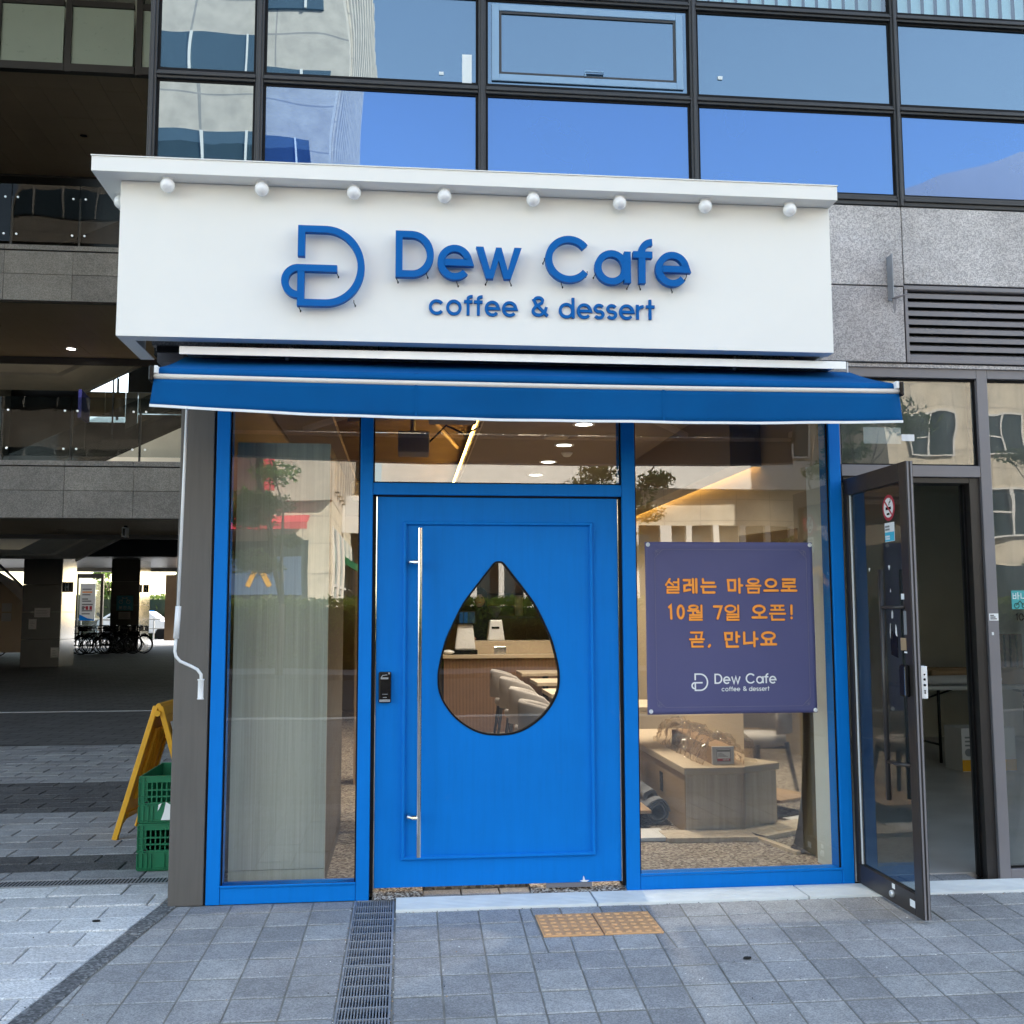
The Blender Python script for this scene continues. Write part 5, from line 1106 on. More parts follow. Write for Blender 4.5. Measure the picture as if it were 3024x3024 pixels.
def crate(z0, label):
    t = thing('crate', label, 'crate', (-1.29, 1.0, z0), 'green plastic crates'); X0, X1, Y0, Y1, H = -1.492, -1.09, .73, 1.27, .262
    b = MB(); th = .008
    b.box(X0, X1, Y0, Y1, z0, z0+.008); b.box(X0, X1, Y1-th, Y1, z0+.008, z0+H); b.box(X0, X0+th, Y0, Y1-th, z0+.008, z0+H); b.box(X1-th, X1, Y0, Y1-th, z0+.008, z0+H)
    # front wall as bars round rows of openings
    def fr(a, c, lo, hi): b.box(X0+th+a, X0+th+c, Y0, Y0+th, z0+lo, z0+hi)
    W = X1-X0-2*th; fr(0, W, .008, .108); fr(0, W, H-.022, H); fr(0, .03, .108, H-.022)
    rowsz = ((.108, .114, .144), (.144, .150, .181), (.181, .187, .226))
    for lo, mid, hi in rowsz: fr(.03, W, lo, mid)
    fr(.03, W, .226, .241)
    x = .03
    while x < W:
        fr(x, min(W, x+.008), .114, .226); x += .027
    b.build('shell', 'green', t, bevel=.0015)
    b = MB()
    for z in (.012, .106, .143, .18, .226, H-.006): b.box(X0-.004, X1, Y0-.008, Y0-.0005, z0+z, z0+z+.005)
    for x in (0, .028, .055, .078, .15, .22): b.box(X0+x-.004, X0+x+.001, Y0-.008, Y0-.0005, z0+.006, z0+.094)
    for x in (0, .028): b.box(X0+x-.004, X0+x+.001, Y0-.008, Y0-.0005, z0+.100, z0+H-.012)
    b.torus((X0+.042, Y0-.006, z0+.112), .013, .003, 'y', 16, 6); b.build('ribs', 'green', t)
    b = MB(); b.lathe([(.0001, -.0005), (.011, -.0005)], (X0+.042, Y0-.004, z0+.112), 'y', 14); b.build('hole', 'void', t)
    return t, X0, Y0
crate(0.004, 'green plastic crate at the bottom of the stack'); cr, X0, Y0 = crate(.268, 'green plastic crate with white torn label, on top of the stack')
MB().prism([(X0+.125, .285), (X0+.19, .285), (X0+.19, .36), (X0+.15, .385), (X0+.14, .33)], 'y', Y0-.0105, Y0-.0085).build('torn_label', 'white_ink', cr)
MB().prism([(X0+.105, .335), (X0+.115, .35), (X0+.127, .38), (X0+.110, .37)], 'y', Y0-.0105, Y0-.0085).build('torn_label', 'white_ink', cr)

# ------------------------------------------------------------------ open passage left of the shop: two galleries, escalators, columns
def gallery(z0, label):
    g = thing('gallery', label, 'gallery', (-5, 12, z0), 'granite fronted galleries of the passage'); xs = [-4.0+.985*k for k in range(-6, 3)]
    zr = [(0, .403), (.406, .756), (.770, .846)]
    for i in range(len(xs)-1):
        for a, c in zr: box_obj('granite_panel', 'granite_beam', xs[i]+.003, xs[i+1]-.003, 10.1+(0 if a < .7 else -.02)+random.uniform(-.002, .002), 10.16, z0+a+.002, z0+c-.002, g)
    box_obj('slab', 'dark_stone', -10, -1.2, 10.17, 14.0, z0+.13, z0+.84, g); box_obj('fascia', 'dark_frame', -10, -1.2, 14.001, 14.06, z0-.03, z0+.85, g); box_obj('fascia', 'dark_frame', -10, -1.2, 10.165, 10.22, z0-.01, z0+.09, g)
    for i in range(len(xs)-1):
        x0 = xs[i]+.045
        b = box_obj('glass_panel', 'glass_rail', x0+.006, x0+.979, 10.16, 10.172, z0+.92, z0+1.807, g)
        m = MB()
        for x in (x0+.09, x0+.895):
            for z in (z0+1.03, z0+1.60): m.lathe([(.0001, -.012), (.016, -.012), (.018, 0)], (x, 10.158, z), 'y', 10)
        sub(m.build('glass_clamps', 'silver', None), b)
        box_obj('post', 'dark_frame', x0-.012, x0+.012, 10.19, 10.23, z0+.846, z0+1.62, g)
    return g
gal = [gallery(2.844, 'lower granite gallery with glass balustrade left of the grey column'), gallery(6.09, 'upper granite gallery with glass balustrade left of the white sign')]
def ceiling(z, g, x0=-8.72, n=15, y0=10.22, m=8, p=.49):
    me = None
    for i in range(n):
        for j in range(m):
            xa, ya = x0+p*i, y0+p*j-.02
            if me is None: o = MB().box(-.242, .242, -.242, .242, 0, .012).build('ceiling_tile', 'ceil_tile', g); me = o.data
            else: o = bpy.data.objects.new('ceiling_tile', me); COL.objects.link(o); o.parent = g
            o.location = Vector((xa+p/2, ya+p/2, z+random.uniform(-.001, .001)))-world_loc(g)
ceiling(2.893, gal[0]); ceiling(6.19, gal[1])
up_ = thing('upper_office', 'dark window band with bronze tiled soffit at the top left', 'building', (-5, 12, 9.66))
ceiling(9.70, up_)
for x in (-7.2, -6.21, -5.177, -4.13, -3.08, -2.03):
    box_obj('mullion', 'dark_frame', x-.045, x+.045, 10.06, 10.16, 9.66, 13, up_)
    if x < -2.1: box_obj('window_pane', 'frosted', x+.046, x+.955, 10.10, 10.115, 9.79, 10.72, up_); box_obj('window_pane', 'glass_rail', x+.046, x+.955, 10.10, 10.115, 10.82, 12.9, up_); box_obj('window_sill', 'dark_frame', x+.046, x+.99, 10.05, 10.17, 9.665, 9.785, up_); box_obj('transom_bar', 'dark_frame', x+.046, x+.955, 10.065, 10.15, 10.725, 10.815, up_)
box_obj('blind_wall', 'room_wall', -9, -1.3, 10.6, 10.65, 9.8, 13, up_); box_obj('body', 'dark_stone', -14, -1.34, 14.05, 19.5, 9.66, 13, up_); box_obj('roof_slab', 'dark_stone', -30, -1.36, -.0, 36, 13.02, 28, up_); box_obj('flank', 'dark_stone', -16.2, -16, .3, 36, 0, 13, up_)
d = thing('downlight', 'lit round downlight in the bronze tiled ceiling of the upper gallery', 'ceiling light', (-6.0, 13.35, 6.19)); MB().lathe([(.0001, -.006), (.075, -.006)], (-6.0, 13.35, 6.19), n=22).build('diffuser', 'lamp_on', d); MB().lathe([(.075, -.007), (.10, -.010), (.105, -.001)], (-6.0, 13.35, 6.19), n=22).build('rim', 'silver', d, smooth=True)
ld = bpy.data.lights.new('lamp', 'SPOT'); ld.energy = 40; ld.spot_size = radians(150); ld.spot_blend = .5; ld.shadow_soft_size = .03; ld.color = (1, .9, .75); lo = bpy.data.objects.new('lamp', ld); COL.objects.link(lo); lo.parent = d; lo.location = (0, 0, -.03)
for i, (x, y, z) in enumerate(((-6.75, 11.9, 6.19), (-7.2, 13.1, 6.19), (-5.9, 12.9, 2.893), (-5.6, 12.3, 9.70), (-4.4, 12.3, 9.70), (-4.9, 13.2, 9.70))):
    d = thing('ceiling_spot', 'unlit round spotlight in the bronze ceiling %s' % ('of the upper gallery, nearer the edge', 'of the upper gallery, at the far left', 'of the lower gallery', 'under the top windows, left of a pair', 'under the top windows, right of a pair', 'under the top windows, farthest back')[i], 'ceiling light', (x, y, z)); b = MB(); b.lathe([(.0001, -.004), (.06, -.004)], (x, y, z), n=18, mi=1); b.lathe([(.06, -.005), (.085, -.008), (.09, -.001)], (x, y, z), n=18); b.build('spot', ['tan', 'black'], d)
# lower and upper escalators (undersides seen)
for k, (zb, lab) in enumerate(((2.62, 'escalator flight seen from below behind the lower gallery ceiling'), (6.28, 'escalator flight with bright underside behind the upper gallery ceiling'))):
    e = thing('escalator', lab, 'escalator', (-6, 16, zb), 'escalators of the passage')
    for y0, y1 in ((14.1, 15.72), (15.95, 17.4)):
        X0 = -7.0; rise = 3.6; run = rise/.535
        MB().prism([(-12.5, zb), (X0, zb), (X0+run, zb+rise), (X0+run, zb+rise+.6), (X0-.4, zb+.75), (-12.5, zb+.75)], 'y', y0, y1).build('truss', 'esc', e)
        for ya in (y0+.02, y1-.06): MB().prism([(X0-1.5, zb+.80), (X0-.4, zb+.80), (X0+run, zb+rise+.65), (X0+run, zb+rise+1.45), (X0-.5, zb+1.65), (X0-1.5, zb+1.65)], 'y', ya, ya+.012).build('glass_panel', 'glass_rail', e)
    MB().prism([(X0-.06, zb-.05), (X0+run, zb+rise-.03), (X0+run, zb+rise+.1), (X0-.06, zb+.06)], 'y', 17.47, 17.56).build('edge_trim', 'offwhite_bar', e)
# atrium back wall
aw2 = thing('atrium_wall', 'tan panelled wall with dark windows behind the lower gallery balustrade', 'wall', (-6.5, 19, 3))
for x0, x1, z0, z1, m in ((-7.42, -6.99, 6.02, 6.60, 'tan_panel'), (-6.98, -6.54, 6.02, 6.60, 'tan_panel'), (-6.52, -6.26, 5.05, 6.60, 'room_wall'), (-6.24, -5.73, 6.11, 6.60, 'room_wall'), (-5.72, -5.2, 6.11, 6.60, 'room_wall'), (-5.19, -4.7, 6.11, 6.60, 'room_wall'), (-6.24, -5.73, 5.53, 6.08, 'tan_panel'), (-5.72, -5.2, 5.53, 6.08, 'tan_panel')): box_obj('wall_panel', m, x0, x1, 18.96, 19.02, z0, z1, aw2)
box_obj('window_pane', 'glass_rail', -7.4, -6.54, 18.98, 19.0, 5.15, 6.0, aw2); box_obj('ledge', 'room_wall', -7.3, -6.52, 18.7, 18.95, 5.05, 5.12, aw2)
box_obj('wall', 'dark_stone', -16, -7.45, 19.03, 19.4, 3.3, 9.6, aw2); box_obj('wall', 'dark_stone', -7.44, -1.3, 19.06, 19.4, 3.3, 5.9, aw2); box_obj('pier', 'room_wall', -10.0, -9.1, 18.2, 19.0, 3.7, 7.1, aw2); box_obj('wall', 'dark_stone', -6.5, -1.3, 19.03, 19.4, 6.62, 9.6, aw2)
b = MB(); b.tube([(-6.68, 18.5, 5.0), (-6.68, 18.5, 7.2)], .02, 8); b.tube([(-6.80, 19.3, 6.0), (-6.80, 19.3, 7.0)], .03, 8); b.build('rods', 'silver', aw2)
for i, x in enumerate((-7.2, -6.87)): pass
bs = thing('waiting_bench', 'row of dark metal seats behind the lower glass balustrade', 'seats', (-6.3, 17.0, 4.5))
for i in range(4): x = -6.75+.43*i-(.0 if i < 2 else -.35); MB().prism([(17.8, 5.02), (18.0, 5.30), (17.97, 5.31), (17.77, 5.03)], 'x', x, x+.36).build('seat_back', 'grey_frame', bs)
bc2 = thing('blue_plate', 'deep blue sign plate standing behind the lower balustrade', 'sign', (-5.9, 13.6, 4.9)); MB().prism([(13.4, 4.95), (13.9, 4.95), (13.9, 5.40), (13.4, 5.46)], 'x', -5.86, -5.80).build('plate', 'deep_blue', bc2)
# columns on the ground
def col(label, x0, x1, y0, y1, zt):
    c = thing('stone_column', label, 'column', ((x0+x1)/2, (y0+y1)/2, 0), 'black stone columns of the passage'); n = 4
    for i in range(n): box_obj('stone_panel', 'dark_stone', x0, x1-.02, y0, y1, zt*i/n+.004, zt*(i+1)/n-.004, c); box_obj('steel_panel', 'steel_panel', x1-.019, x1, y0+.005, y1, zt*i/n+.006, zt*(i+1)/n-.006, c)
    return c
ca = col('black stone column with two papers, near the left picture edge', -10.39, -9.36, 23.9, 25.1, 3.0); cb = col('black stone column carrying the blue bicycle sign', -11.12, -10.06, 35.0, 36.6, 3.55)
for i, (x0, x1, z0, z1, y, lb) in enumerate(((-10.06, -9.65, 1.36, 1.61, 23.89, 'wide grey paper on the nearer black column'), (-10.2, -9.995, 1.035, 1.31, 23.89, 'upright grey paper lower on the nearer black column'), (-9.59, -9.385, .265, .535, 23.89, 'small white paper near the foot of the nearer black column'), (-10.81, -10.37, 1.245, 1.52, 34.99, 'grey paper under the bicycle sign'))):
    t = tag(box_obj('paper_notice', 'box_white', x0, x1, y-.006, y, z0, z1), lb, 'notice'); b = MB()
    for k in range(4): b.box(x0+.04, x1-.05-.03*(k % 2), y-.009, y-.0065, z0+(z1-z0)*(.2+.16*k), z0+(z1-z0)*(.25+.16*k))
    sub(b.build('print', 'box_grey', None), t)
def hplate(x0, x1, y, z0, z1, label):
    t = thing('letter_plate', label, 'sign', ((x0+x1)/2, y, z0), 'H plates on the columns'); box_obj('plate', 'black', x0, x1, y, y+.05, z0, z1, t); w_ = x1-x0; h_ = z1-z0; b = MB()
    for p in ([(.25, .15), (.25, .85)], [(.6, .15), (.6, .85)], [(.25, .5), (.6, .5)]): b.ribbon([(x0+u*w_, z0+v_*h_) for u, v_ in p], w_*.12, y-.006-.001*len(p), y-.001)
    b.build('letter_h', 'silver', t)
hplate(-9.51, -9.20, 24.3, 2.05, 2.33, 'black plate with H on the nearer black column'); hplate(-10.04, -9.83, 35.4, 2.26, 2.56, 'black plate with H on the far black column')
sgn = thing('bicycle_sign', 'blue bicycle storage sign with Korean words on the far black column', 'sign', (-10.59, 34.98, 1.56)); Yb = 34.965
box_obj('plate', 'blue_sign', -10.895, -10.28, Yb, Yb+.015, 1.56, 2.137, sgn); b = MB(); b.frame(-10.885, -10.29, Yb-.004, Yb-.001, 1.57, 2.127, .012); b.build('border', 'teal', sgn)
b = MB()
for cx in (-10.73, -10.46): b.ribbon(arcp(cx, 1.90, .068, 0, 350, 22), .014, Yb-.005, Yb-.001)
for q, p in enumerate(([(-10.73, 1.90), (-10.66, 2.03), (-10.52, 2.03), (-10.46, 1.90)], [(-10.70, 2.07), (-10.655, 2.06), (-10.66, 2.03)], [(-10.55, 2.055), (-10.49, 2.055)])): b.ribbon(p, .014, Yb-.0065-.001*q, Yb-.001)
b.build('pictogram', 'white_ink', sgn)
HANGUL.update({'bo': [[(.2, .05), (.2, .52), (.8, .52), (.8, .05)], [(.2, .28), (.8, .28)], [(.5, .52), (.5, .88)], [(0, .9), (1, .9)]], 'gwan': [[(.05, .08), (.55, .08), (.52, .35)], [(.3, .35), (.3, .55)], [(0, .56), (.65, .56)], [(.82, .02), (.82, .68)], [(.82, .33), (1, .33)], [(.2, .7), (.2, .97), (.95, .97)]], 'so': [[(.5, .05), (.1, .52)], [(.5, .2), (.9, .52)], [(.5, .55), (.5, .88)], [(0, .9), (1, .9)]]})
for i, kx in enumerate(('bo', 'gwan', 'so')):
    o = hangul(kx, (-10.80+.155*i, -10.665+.155*i, 1.745, 1.615), .016, Yb-.001, sgn, 'white_ink', edge=0); o['label'] = 'white character %s' % '보관소'[i]
ex = thing('exit_sign', 'small hanging emergency exit sign under the lower bronze ceiling', 'exit sign', (-4.6, 12, 2.8)); box_obj('case', 'white_plastic', -4.625, -4.56, 11.9, 12.1, 2.705, 2.86, ex, .004); sub(box_obj('face', 'cloth_dark', -4.615, -4.57, 11.897, 11.899, 2.72, 2.845), kids(ex)[0]); b = MB(); b.tube([(-4.59, 12, 2.861), (-4.59, 12, 2.892)], .03, 8); b.build('mount', 'black', ex)
# roofed back part of the passage
bp = thing('passage_roof', 'dark concrete floor slab over the far end of the passage', 'roof slab', (-10, 30, 3)); box_obj('slab', 'dark_stone', -30, -1.3, 20.0, 43, 3.5, 4.0, bp); box_obj('edge_beam', 'dark_stone', -9.35, -1.3, 23.9, 24.6, 3.02, 3.499, bp); box_obj('edge_beam', 'dark_stone', -16, -10.4, 19.5, 19.99, 3.0, 4.0, bp); box_obj('side_wall', 'dark_stone', -22, -21.7, 20, 43, 0, 3.499, bp); box_obj('end_beam', 'esc', -30, -7.7, 42.4, 42.9, 3.34, 3.49, bp)
stw = thing('stair_wall', 'beige stair flank with sloping handrail at the left picture edge', 'stairs', (-12.5, 27, 0)); MB().prism([(-13.6, .3), (-11.25, .3), (-11.25, 1.6), (-12.164, 2.434), (-13.6, 3.3)], 'y', 27, 28.4).build('flank', 'cream_top', stw); b = MB(); b.tube([(-13.2, 26.9, 3.5), (-12.19, 26.9, 2.95), (-11.3, 26.9, 2.1)], .04, 8); b.build('handrail', 'silver', stw)
for z in (1.52, 1.23): MB().box(-12.07, -11.79, 26.985, 26.999, z, z+.25).build('paper', 'box_white', stw)
stp = thing('floor_strip', 'pale metal strip across the dark court paving', 'floor strip', (-5, 10.7, 0)); box_obj('strip', 'grate', -12, -1.3, 10.66, 10.74, -.006, .004, stp)
# bicycles
def make_bike():
    t = thing('bicycle', 'dark bicycle', 'bicycle', (0, 0, 0)); R = .33
    for x in (-.52, .52):
        w_ = MB().torus((x, 0, R), R-.018, .018, 'y', 28, 6).build('wheel', 'rubber', t); b = MB()
        for k in range(12): a = 2*pi*k/12; b.tube([(x, 0, R), (x+(R-.03)*cos(a), 0, R+(R-.03)*sin(a))], .0022, 4)
        b.torus((x, 0, R), R-.036, .006, 'y', 24, 5); b.lathe([(.0001, -.04), (.02, -.04), (.02, .04), (.0001, .04)], (x, 0, R), 'y', 10); sub(b.build('spokes', 'grate', None), w_)
    b = MB()
    for p in ([(-.52, .0, .33), (-.10, 0, .30)], [(-.10, 0, .30), (-.20, 0, .80)], [(-.18, 0, .72), (.33, 0, .76)], [(-.10, 0, .30), (.34, 0, .68)], [(-.52, 0, .33), (-.18, 0, .72)], [(.32, 0, .66), (.345, 0, .86)]): b.tube(p, .018, 8)
    b.tube([(.335, 0, .70), (.40, 0, .52), (.52, 0, .33)], .015, 8); b.build('frame', 'black', t)
    b = MB(); b.tube([(.345, 0, .86), (.32, 0, .98)], .014, 8); b.tube([(.24, -.29, .99), (.33, -.18, 1.02), (.33, .18, 1.02), (.24, .29, .99)], .013, 8); b.build('handlebar', 'black', t)
    b = MB(); b.tube([(-.20, 0, .80), (-.215, 0, .90)], .014, 8); b.add([(-.34, -.08, .90), (-.34, .08, .90), (-.10, .02, .91), (-.10, -.02, .91), (-.34, -.08, .95), (-.34, .08, .95), (-.10, .02, .94), (-.10, -.02, .94)], [(3, 2, 1, 0), (4, 5, 6, 7), (0, 1, 5, 4), (1, 2, 6, 5), (2, 3, 7, 6), (3, 0, 4, 7)]); b.build('saddle', 'black', t)
    b = MB(); b.torus((-.10, -.04, .30), .085, .008, 'y', 18, 5); b.tube([(-.10, -.05, .30), (-.02, -.07, .16)], .01, 6); b.tube([(-.10, .05, .30), (-.18, .07, .44)], .01, 6); b.box(-.06, .02, -.14, -.07, .15, .17); b.box(-.22, -.14, .07, .14, .43, .45); b.build('crank', 'grate', t)
    b = MB(); b.tube([(-.70, 0, .55), (-.62, 0, .67), (-.50, 0, .70), (-.38, 0, .66)], .02, 6); b.tube([(.40, 0, .66), (.52, 0, .70), (.66, 0, .64)], .02, 6); b.build('mudguard', 'black', t)
    b = MB(); b.box(.40, .62, -.13, .13, .82, .825); [b.box(.40+.22*i, .403+.22*i, -.13, .13, .825, 1.0) for i in (0, 1)]; b.frame(.40, .62, -.131, -.128, .82, 1.0, .012); b.frame(.40, .62, .128, .131, .82, 1.0, .012); b.build('basket', 'black', t); return t
bk0 = make_bike(); BL = ['parked bicycle next to the steel side of the nearer black column', 'parked bicycle second from the nearer black column', 'parked bicycle in the middle of the row before the poster', 'parked bicycle fourth from the nearer black column', 'parked bicycle leaning before the column with the bicycle sign', 'parked bicycle at the end of the row, its wheel against the bright street', 'parked bicycle left of the nearer black column', 'parked bicycle half hidden by the nearer black column', 'parked bicycle tilted out of line before the poster', 'parked bicycle behind the others under the bicycle sign', 'parked bicycle behind the end of the row']
for i, (x, y, a) in enumerate(((-11.75, 32.4, .9), (-11.45, 33.3, .55), (-11.1, 33.0, .75), (-10.75, 33.4, .35), (-10.3, 33.1, .2), (-9.95, 33.5, -.25), (-13.3, 31.5, .4), (-11.95, 33.4, .7), (-11.25, 34.0, 1.1), (-10.55, 34.2, .6), (-10.15, 34.1, .1))):
    o = bk0 if i == 0 else dup(bk0, (x, y, 0), a, BL[i]); o.location = (x, y, 0); o.rotation_euler = (0, 0, a); o['label'] = BL[i]; o['group'] = 'bicycles parked in the passage'
# glimpses of the bright street
shl = thing('glass_shelter', 'glass shelter with white poster on the bright street', 'shelter', (-14.5, 44, 0))
box_obj('window_pane', 'glass_side', -15.06, -14.05, 44, 44.03, .2, 3.1, shl)
b = MB(); b.box(-15.12, -15.06, 43.95, 44.08, 0, 3.3); b.box(-14.05, -13.93, 43.95, 44.08, 0, 3.3); b.box(-15.06, -14.05, 43.95, 44.08, 3.1, 3.3); b.build('frame', 'dark_frame', shl)
po = box_obj('poster', 'white_ink', -14.96, -14.28, 43.96, 43.975, 1.14, 2.84, shl); b = MB()
for z, x1, m in ((2.55, -14.45, 0), (2.42, -14.42, 1), (2.30, -14.5, 0), (2.1, -14.6, 0), (2.0, -14.45, 0), (1.85, -14.38, 0), (1.72, -14.7, 2), (1.56, -14.4, 0), (1.42, -14.5, 0)): b.box(-14.86, x1, 43.952, 43.959, z, z+.055, m)
for i in range(3): b.box(-14.86+.17*i, -14.75+.17*i, 43.951, 43.959, 1.63, 1.80, 2 if i else 0)
sub(b.build('print', ['box_grey', 'orange', 'red_ink'], None), po); sub(MB().prism([(-14.96, 1.14), (-14.28, 1.14), (-14.28, 1.18), (-14.6, 1.24), (-14.96, 1.42)], 'y', 43.950, 43.9575).build('blue_wave', 'blue', None), po)
pl = thing('granite_pillar', 'tan granite pillar on the bright street beside the crank handle', 'pillar', (-10.9, 44.3, 0)); box_obj('shaft', 'cardboard', -11.14, -10.6, 44, 44.6, .2, 3.25, pl)
rl = thing('street_railing', 'grey street railing before the bright hedge', 'railing', (-14, 52, 0)); b = MB(); b.tube([(-24, 52, 1.15), (-6, 52, 1.15)], .04, 8); b.tube([(-24, 52, .65), (-6, 52, .65)], .03, 8)
b.build('rail', 'rail', rl)
for i in range(10): MB().tube([(-23+1.9*i, 52, 0), (-23+1.9*i, 52, 1.2)], .04, 8).build('post', 'rail', rl)
pc = thing('blue_car', 'pale car with blue roof stripe beyond the bright street railing', 'car', (-15, 55, 0)); b = MB(); b.prism([(-17.2, .35), (-12.8, .35), (-12.8, .95), (-13.6, 1.05), (-14.3, 1.55), (-16.3, 1.55), (-17.1, 1.05)], 'y', 54.2, 56).build('body', 'white_plastic', pc, bevel=.08); MB().prism([(-14.4, 1.08), (-14.6, 1.46), (-16.2, 1.46), (-16.8, 1.08)], 'y', 54.17, 54.199).build('window', 'win_dark', pc)
for x in (-16.4, -13.6): MB().lathe([(.0001, -.1), (.3, -.1), (.33, -.05), (.33, .1)], (x, 54.25, .33), 'y', 18).build('wheel', 'rubber', pc)
box_obj('roof_stripe', 'blue', -16.2, -14.4, 54.3, 55.9, 1.551, 1.60, pc)

# ------------------------------------------------------------------ planting
def leaves(b, c, rad, n, size, shell=.35):
    for _ in range(n):
        u = Vector((random.gauss(0, 1), random.gauss(0, 1), random.gauss(0, 1))).normalized(); r = (shell+(1-shell)*random.random())
        p = Vector(c)+Vector((u.x*rad[0], u.y*rad[1], u.z*rad[2]))*r
        d = Vector((random.gauss(0, 1), random.gauss(0, 1), random.gauss(0, .6))).normalized(); e = d.orthogonal().normalized(); e = (e+d.cross(e)*random.uniform(-1, 1)).normalized(); s = size*random.uniform(.6, 1.3)
        b.add([p-d*s, p+e*s*.42, p+d*s, p-e*s*.42], [(0, 1, 2, 3)])
def tree(x, y, h, label, seed, clumps, base=.0, spread=1.1, size=.065, leafn=480, lo=.45):
    random.seed(seed); t = thing('street_tree', label, 'tree', (x, y, base), 'trees'); b = MB(); fork = h*.30; tops = []
    b.tube([(x, y, base), (x+.03, y, base+fork*.6), (x, y, base+fork)], [.085, .07, .06], 8)
    for k in range(4):
        a = random.uniform(0, 6.28); q = [Vector((x, y, base+fork)), Vector((x+.25*cos(a), y+.25*sin(a), base+fork+h*.2)), Vector((x+spread*.6*cos(a), y+spread*.6*sin(a), base+h*.72)), Vector((x+spread*cos(a+.4), y+spread*sin(a+.4), base+h*.93))]
        b.tube(q, [.05, .04, .022, .008], 6); tops += q[1:]
    b.build('trunk', 'bark', t, smooth=True); b = MB()
    for k in range(clumps):
        q = random.choice(tops); c = (q.x+random.gauss(0, .35), q.y+random.gauss(0, .35), max(base+h*lo, q.z+random.gauss(0, .3))); s = random.uniform(.28, .6); leaves(b, c, (s*1.2, s*1.2, s*.6), leafn, size, .1)
    b.build('crown', 'leaf', t); return t
tree(-2.75, -18.0, 5.2, 'slender forked street tree mirrored in the left cafe window', 3, 12, .07, .8)
tree(4.6, -17.2, 5.6, 'leafy street tree mirrored above the right cafe window banner', 5, 16, .07, 1.3)
tree(9.6, -16.6, 6.0, 'leafy street tree mirrored in the grey shop fanlight', 8, 18, .07, 1.4); tree(15.5, -17.5, 5.6, 'street tree mirrored at the right edge of the grey shop window', 9, 14, .07, 1.2); tree(-9.5, -17.5, 5.5, 'street tree opposite the passage', 12, 14, .07, 1.2)
for i, (x, y, h) in enumerate(((-17.5, 58, 6), (-13.5, 60, 7), (-22, 62, 7), (-10, 63, 7))): tree(x, y, h, ['bright green tree behind the glass shelter', 'bright green tree between the black column and the tan pillar', 'bright green tree far left on the sunny street', 'bright green tree hidden behind the tan pillar'][i], 20+i, 24, 0, 2.0, .16, 160, .2)
random.seed(11)
def hedge(x0, x1, y0, y1, z0, z1, label, n, size, name='hedge'):
    t = thing(name, label, 'hedge', ((x0+x1)/2, (y0+y1)/2, z0)); b = MB()
    for _ in range(n):
        f = random.random(); px = random.uniform(x0, x1); pz = z0+(z1-z0)*random.random()**.7; py = y1+random.gauss(0, .05) if f < .5 else random.uniform(y0, y1)
        if f > .62: pz = z1+random.gauss(0, .06)
        d = Vector((random.gauss(0, 1), random.gauss(0, 1), random.gauss(0, .8))).normalized(); e = d.orthogonal().normalized(); s = size*random.uniform(.6, 1.3); p = Vector((px, py, pz)); b.add([p-d*s, p+e*s*.45, p+d*s, p-e*s*.45], [(0, 1, 2, 3)])
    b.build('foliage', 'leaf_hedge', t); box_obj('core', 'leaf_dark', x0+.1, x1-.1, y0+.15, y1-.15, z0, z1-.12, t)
hedge(-14, 26, -21.8, -20.8, .07, 1.72, 'long clipped hedge across the street mirrored in the cafe windows', 26000, .075)
hedge(-26, -4, 56.5, 58, 0, 2.4, 'bright clipped hedge beyond the sunny street', 6000, .14)

# ------------------------------------------------------------------ buildings across the street, seen mirrored
def facade(t, x0, x1, y, zs, pitch, ww, wh, sill=.9, out=1, name='window'):
    k = int((x1-x0)/pitch); off = ((x1-x0)-k*pitch)/2
    for z in zs:
        for i in range(k):
            xa = x0+off+pitch*i+(pitch-ww)/2; f = MB(); f.frame(xa, xa+ww, y, y+.10, z+sill, z+sill+wh, .07); f.box(xa+ww/2-.03, xa+ww/2+.03, y, y+.09, z+sill+.07, z+sill+wh-.07); f.box(xa+.07, xa+ww/2-.03, y+.0, y+.085, z+sill+wh*.5, z+sill+wh*.5+.06); o = f.build(name, 'white_trim', t)
            sub(MB().box(xa+.06, xa+ww-.06, y+.01, y+.03, z+sill+.06, z+sill+wh-.06).build('pane', 'win_dark', None), o)
A_ = thing('cream_office', 'low cream stone office block across the street mirrored in the right window', 'building', (8, -44, 0))
box_obj('wall', 'cream_wall', -.8, 19.4, -52, -38, 5.2, 12.4, A_); box_obj('cornice', 'white_trim', -1, 19.4, -37.999, -37.5, 6.7, 8.0, A_); box_obj('parapet', 'white_trim', -.9, 19.4, -37.99, -37.8, 12.0, 12.7, A_); facade(A_, -.8, 19.4, -37.98, (7.6,), 2.6, 1.5, 2.4, .6)
box_obj('shopfront_glass', 'win_dark', -.8, 19.4, -38.4, -38.3, .07, 5.2, A_)
for i in range(18): box_obj('pier', 'white_trim', -.8+1.18*i, -.55+1.18*i+(.25 if i % 5 == 0 else 0), -38.29, -38.0, .07, 5.2, A_)
b = MB(); b.box(1.0, 6.2, -37.49, -37.35, 5.6, 6.55); sb_ = b.build('sign_board', 'white_ink', A_); b = MB()
for i in range(5): b.ribbon(arcp(1.7+.95*i, 6.15, .22, 0, 350, 12), .07, -37.345, -37.34); b.box(1.4+.95*i, 2.0+.95*i, -37.349, -37.33, 5.75, 5.85)
sub(b.build('lettering', 'box_grey', None), sb_)
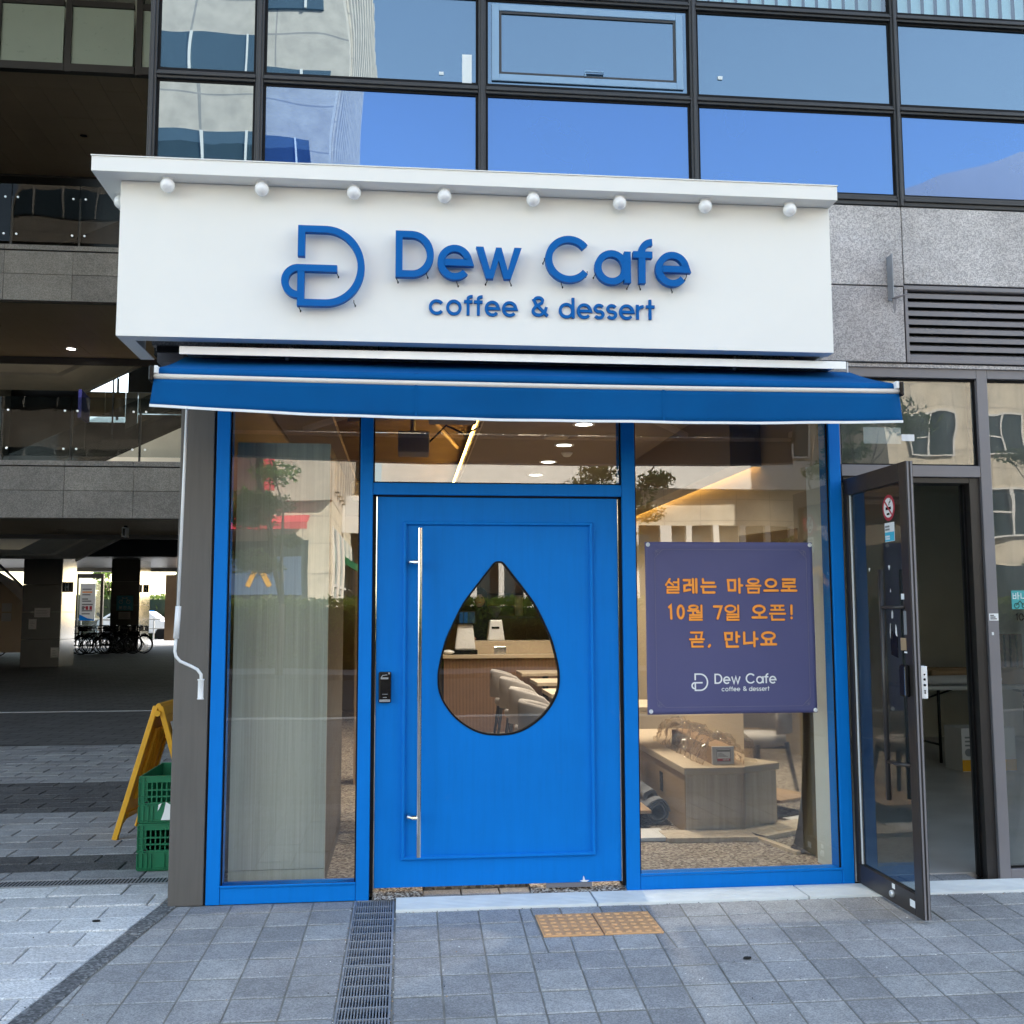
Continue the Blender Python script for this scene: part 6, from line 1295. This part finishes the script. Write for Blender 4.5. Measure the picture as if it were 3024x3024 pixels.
B_ = thing('tall_corner_block', 'tall cream block with sloping roof edge mirrored at the right end of the glass wall', 'building', (32, -42, 0)); box_obj('wall', 'cream_wall', 19.42, 48, -52, -34, .07, 17.4, B_); MB().prism([(19.2, 17.41), (48.2, 17.41), (48.2, 22), (26, 20.2), (19.2, 17.9)], 'y', -52, -33.7).build('roof', 'grey_frame', B_); facade(B_, 19.6, 48, -33.98, (3.6, 7, 10.4, 13.6), 3.1, 1.9, 1.9, .8); box_obj('shopfront_glass', 'win_dark', 20, 47.5, -33.97, -33.9, .3, 3.4, B_)
C_ = thing('beige_tower', 'beige panelled high block with glass bands mirrored at the left of the glass wall', 'building', (-9, -38, 0)); box_obj('wall', 'beige_wall', -20, -2.3, -52, -27, 5.0, 31, C_); box_obj('ground_floor', 'cream_wall', -20, -2.31, -51.9, -27.3, .07, 4.99, C_); box_obj('fascia', 'brown_wall', -20, -4.5, -26.99, -26.90, 4.8, 7.9, C_)
for i in range(7):
    z = 8.4+3.3*i; box_obj('window_band', 'win_dark', -19.8, -2.9, -26.99, -26.93, z, z+1.35, C_)
    for k in range(11): box_obj('fin', 'white_trim', -19.0+1.55*k, -18.93+1.55*k, -26.92, -26.87, z, z+1.35, C_)
for k in range(16): box_obj('fin', 'beige_wall', -2.29, -2.16, -28.6-1.4*k, -28.1-1.4*k, 5.4, 31, C_)
for k in range(16): box_obj('window_band', 'win_dark', -2.289, -2.26, -29.4-1.4*k, -28.7-1.4*k, 5.8, 30, C_)
for k in range(5):
    f = MB(); f.frame(-2.309, -2.2, 0, 0, 0, 0, 0) if 0 else f.box(-2.309, -2.24, -29.6-2.6*k, -29.5-2.6*k, .5, 4.2); f.box(-2.309, -2.24, -28.0-2.6*k, -27.9-2.6*k, .5, 4.2); f.box(-2.309, -2.24, -29.5-2.6*k, -28.0-2.6*k, 2.3, 2.4); f.build('window', 'white_trim', C_); box_obj('shopfront_glass', 'win_dark', -2.309, -2.28, -29.49-2.6*k, -28.01-2.6*k, .5, 4.2, C_)
MB().prism([(-2.30, 3.6), (-1.2, 2.9), (-1.2, 2.7), (-2.30, 3.3)], 'y', -38.5, -34.0).build('green_awning', 'green', C_); box_obj('side_sign', 'white_trim', -2.30, -1.5, -33.2, -33.0, 4.4, 5.8, C_)
MB().prism([(-27.31, 4.55), (-26.5, 4.25), (-26.5, 4.02), (-26.54, 4.02), (-26.54, 4.2), (-27.31, 4.45)], 'x', -8.5, -3.0).build('red_awning', 'red_fabric', C_); box_obj('red_sign', 'red_fabric', -4.4, -4.1, -26.86, -26.7, 5.3, 7.3, C_)
box_obj('shopfront_glass', 'win_dark', -12, -3.0, -27.29, -27.2, .4, 3.7, C_); bs_ = box_obj('shop_banner', 'navy_board', -9.5, -3.2, -27.19, -27.12, 2.0, 3.2, C_); b = MB()
for i in range(3): b.ribbon([(-8.6+2.0*i, 2.95), (-8.9+2.0*i, 2.25)], .16, -27.118, -27.11); b.ribbon([(-8.55+2.0*i, 2.9), (-8.2+2.0*i, 2.25)], .16, -27.118, -27.11)
sub(b.build('lettering', 'yellow', None), bs_)
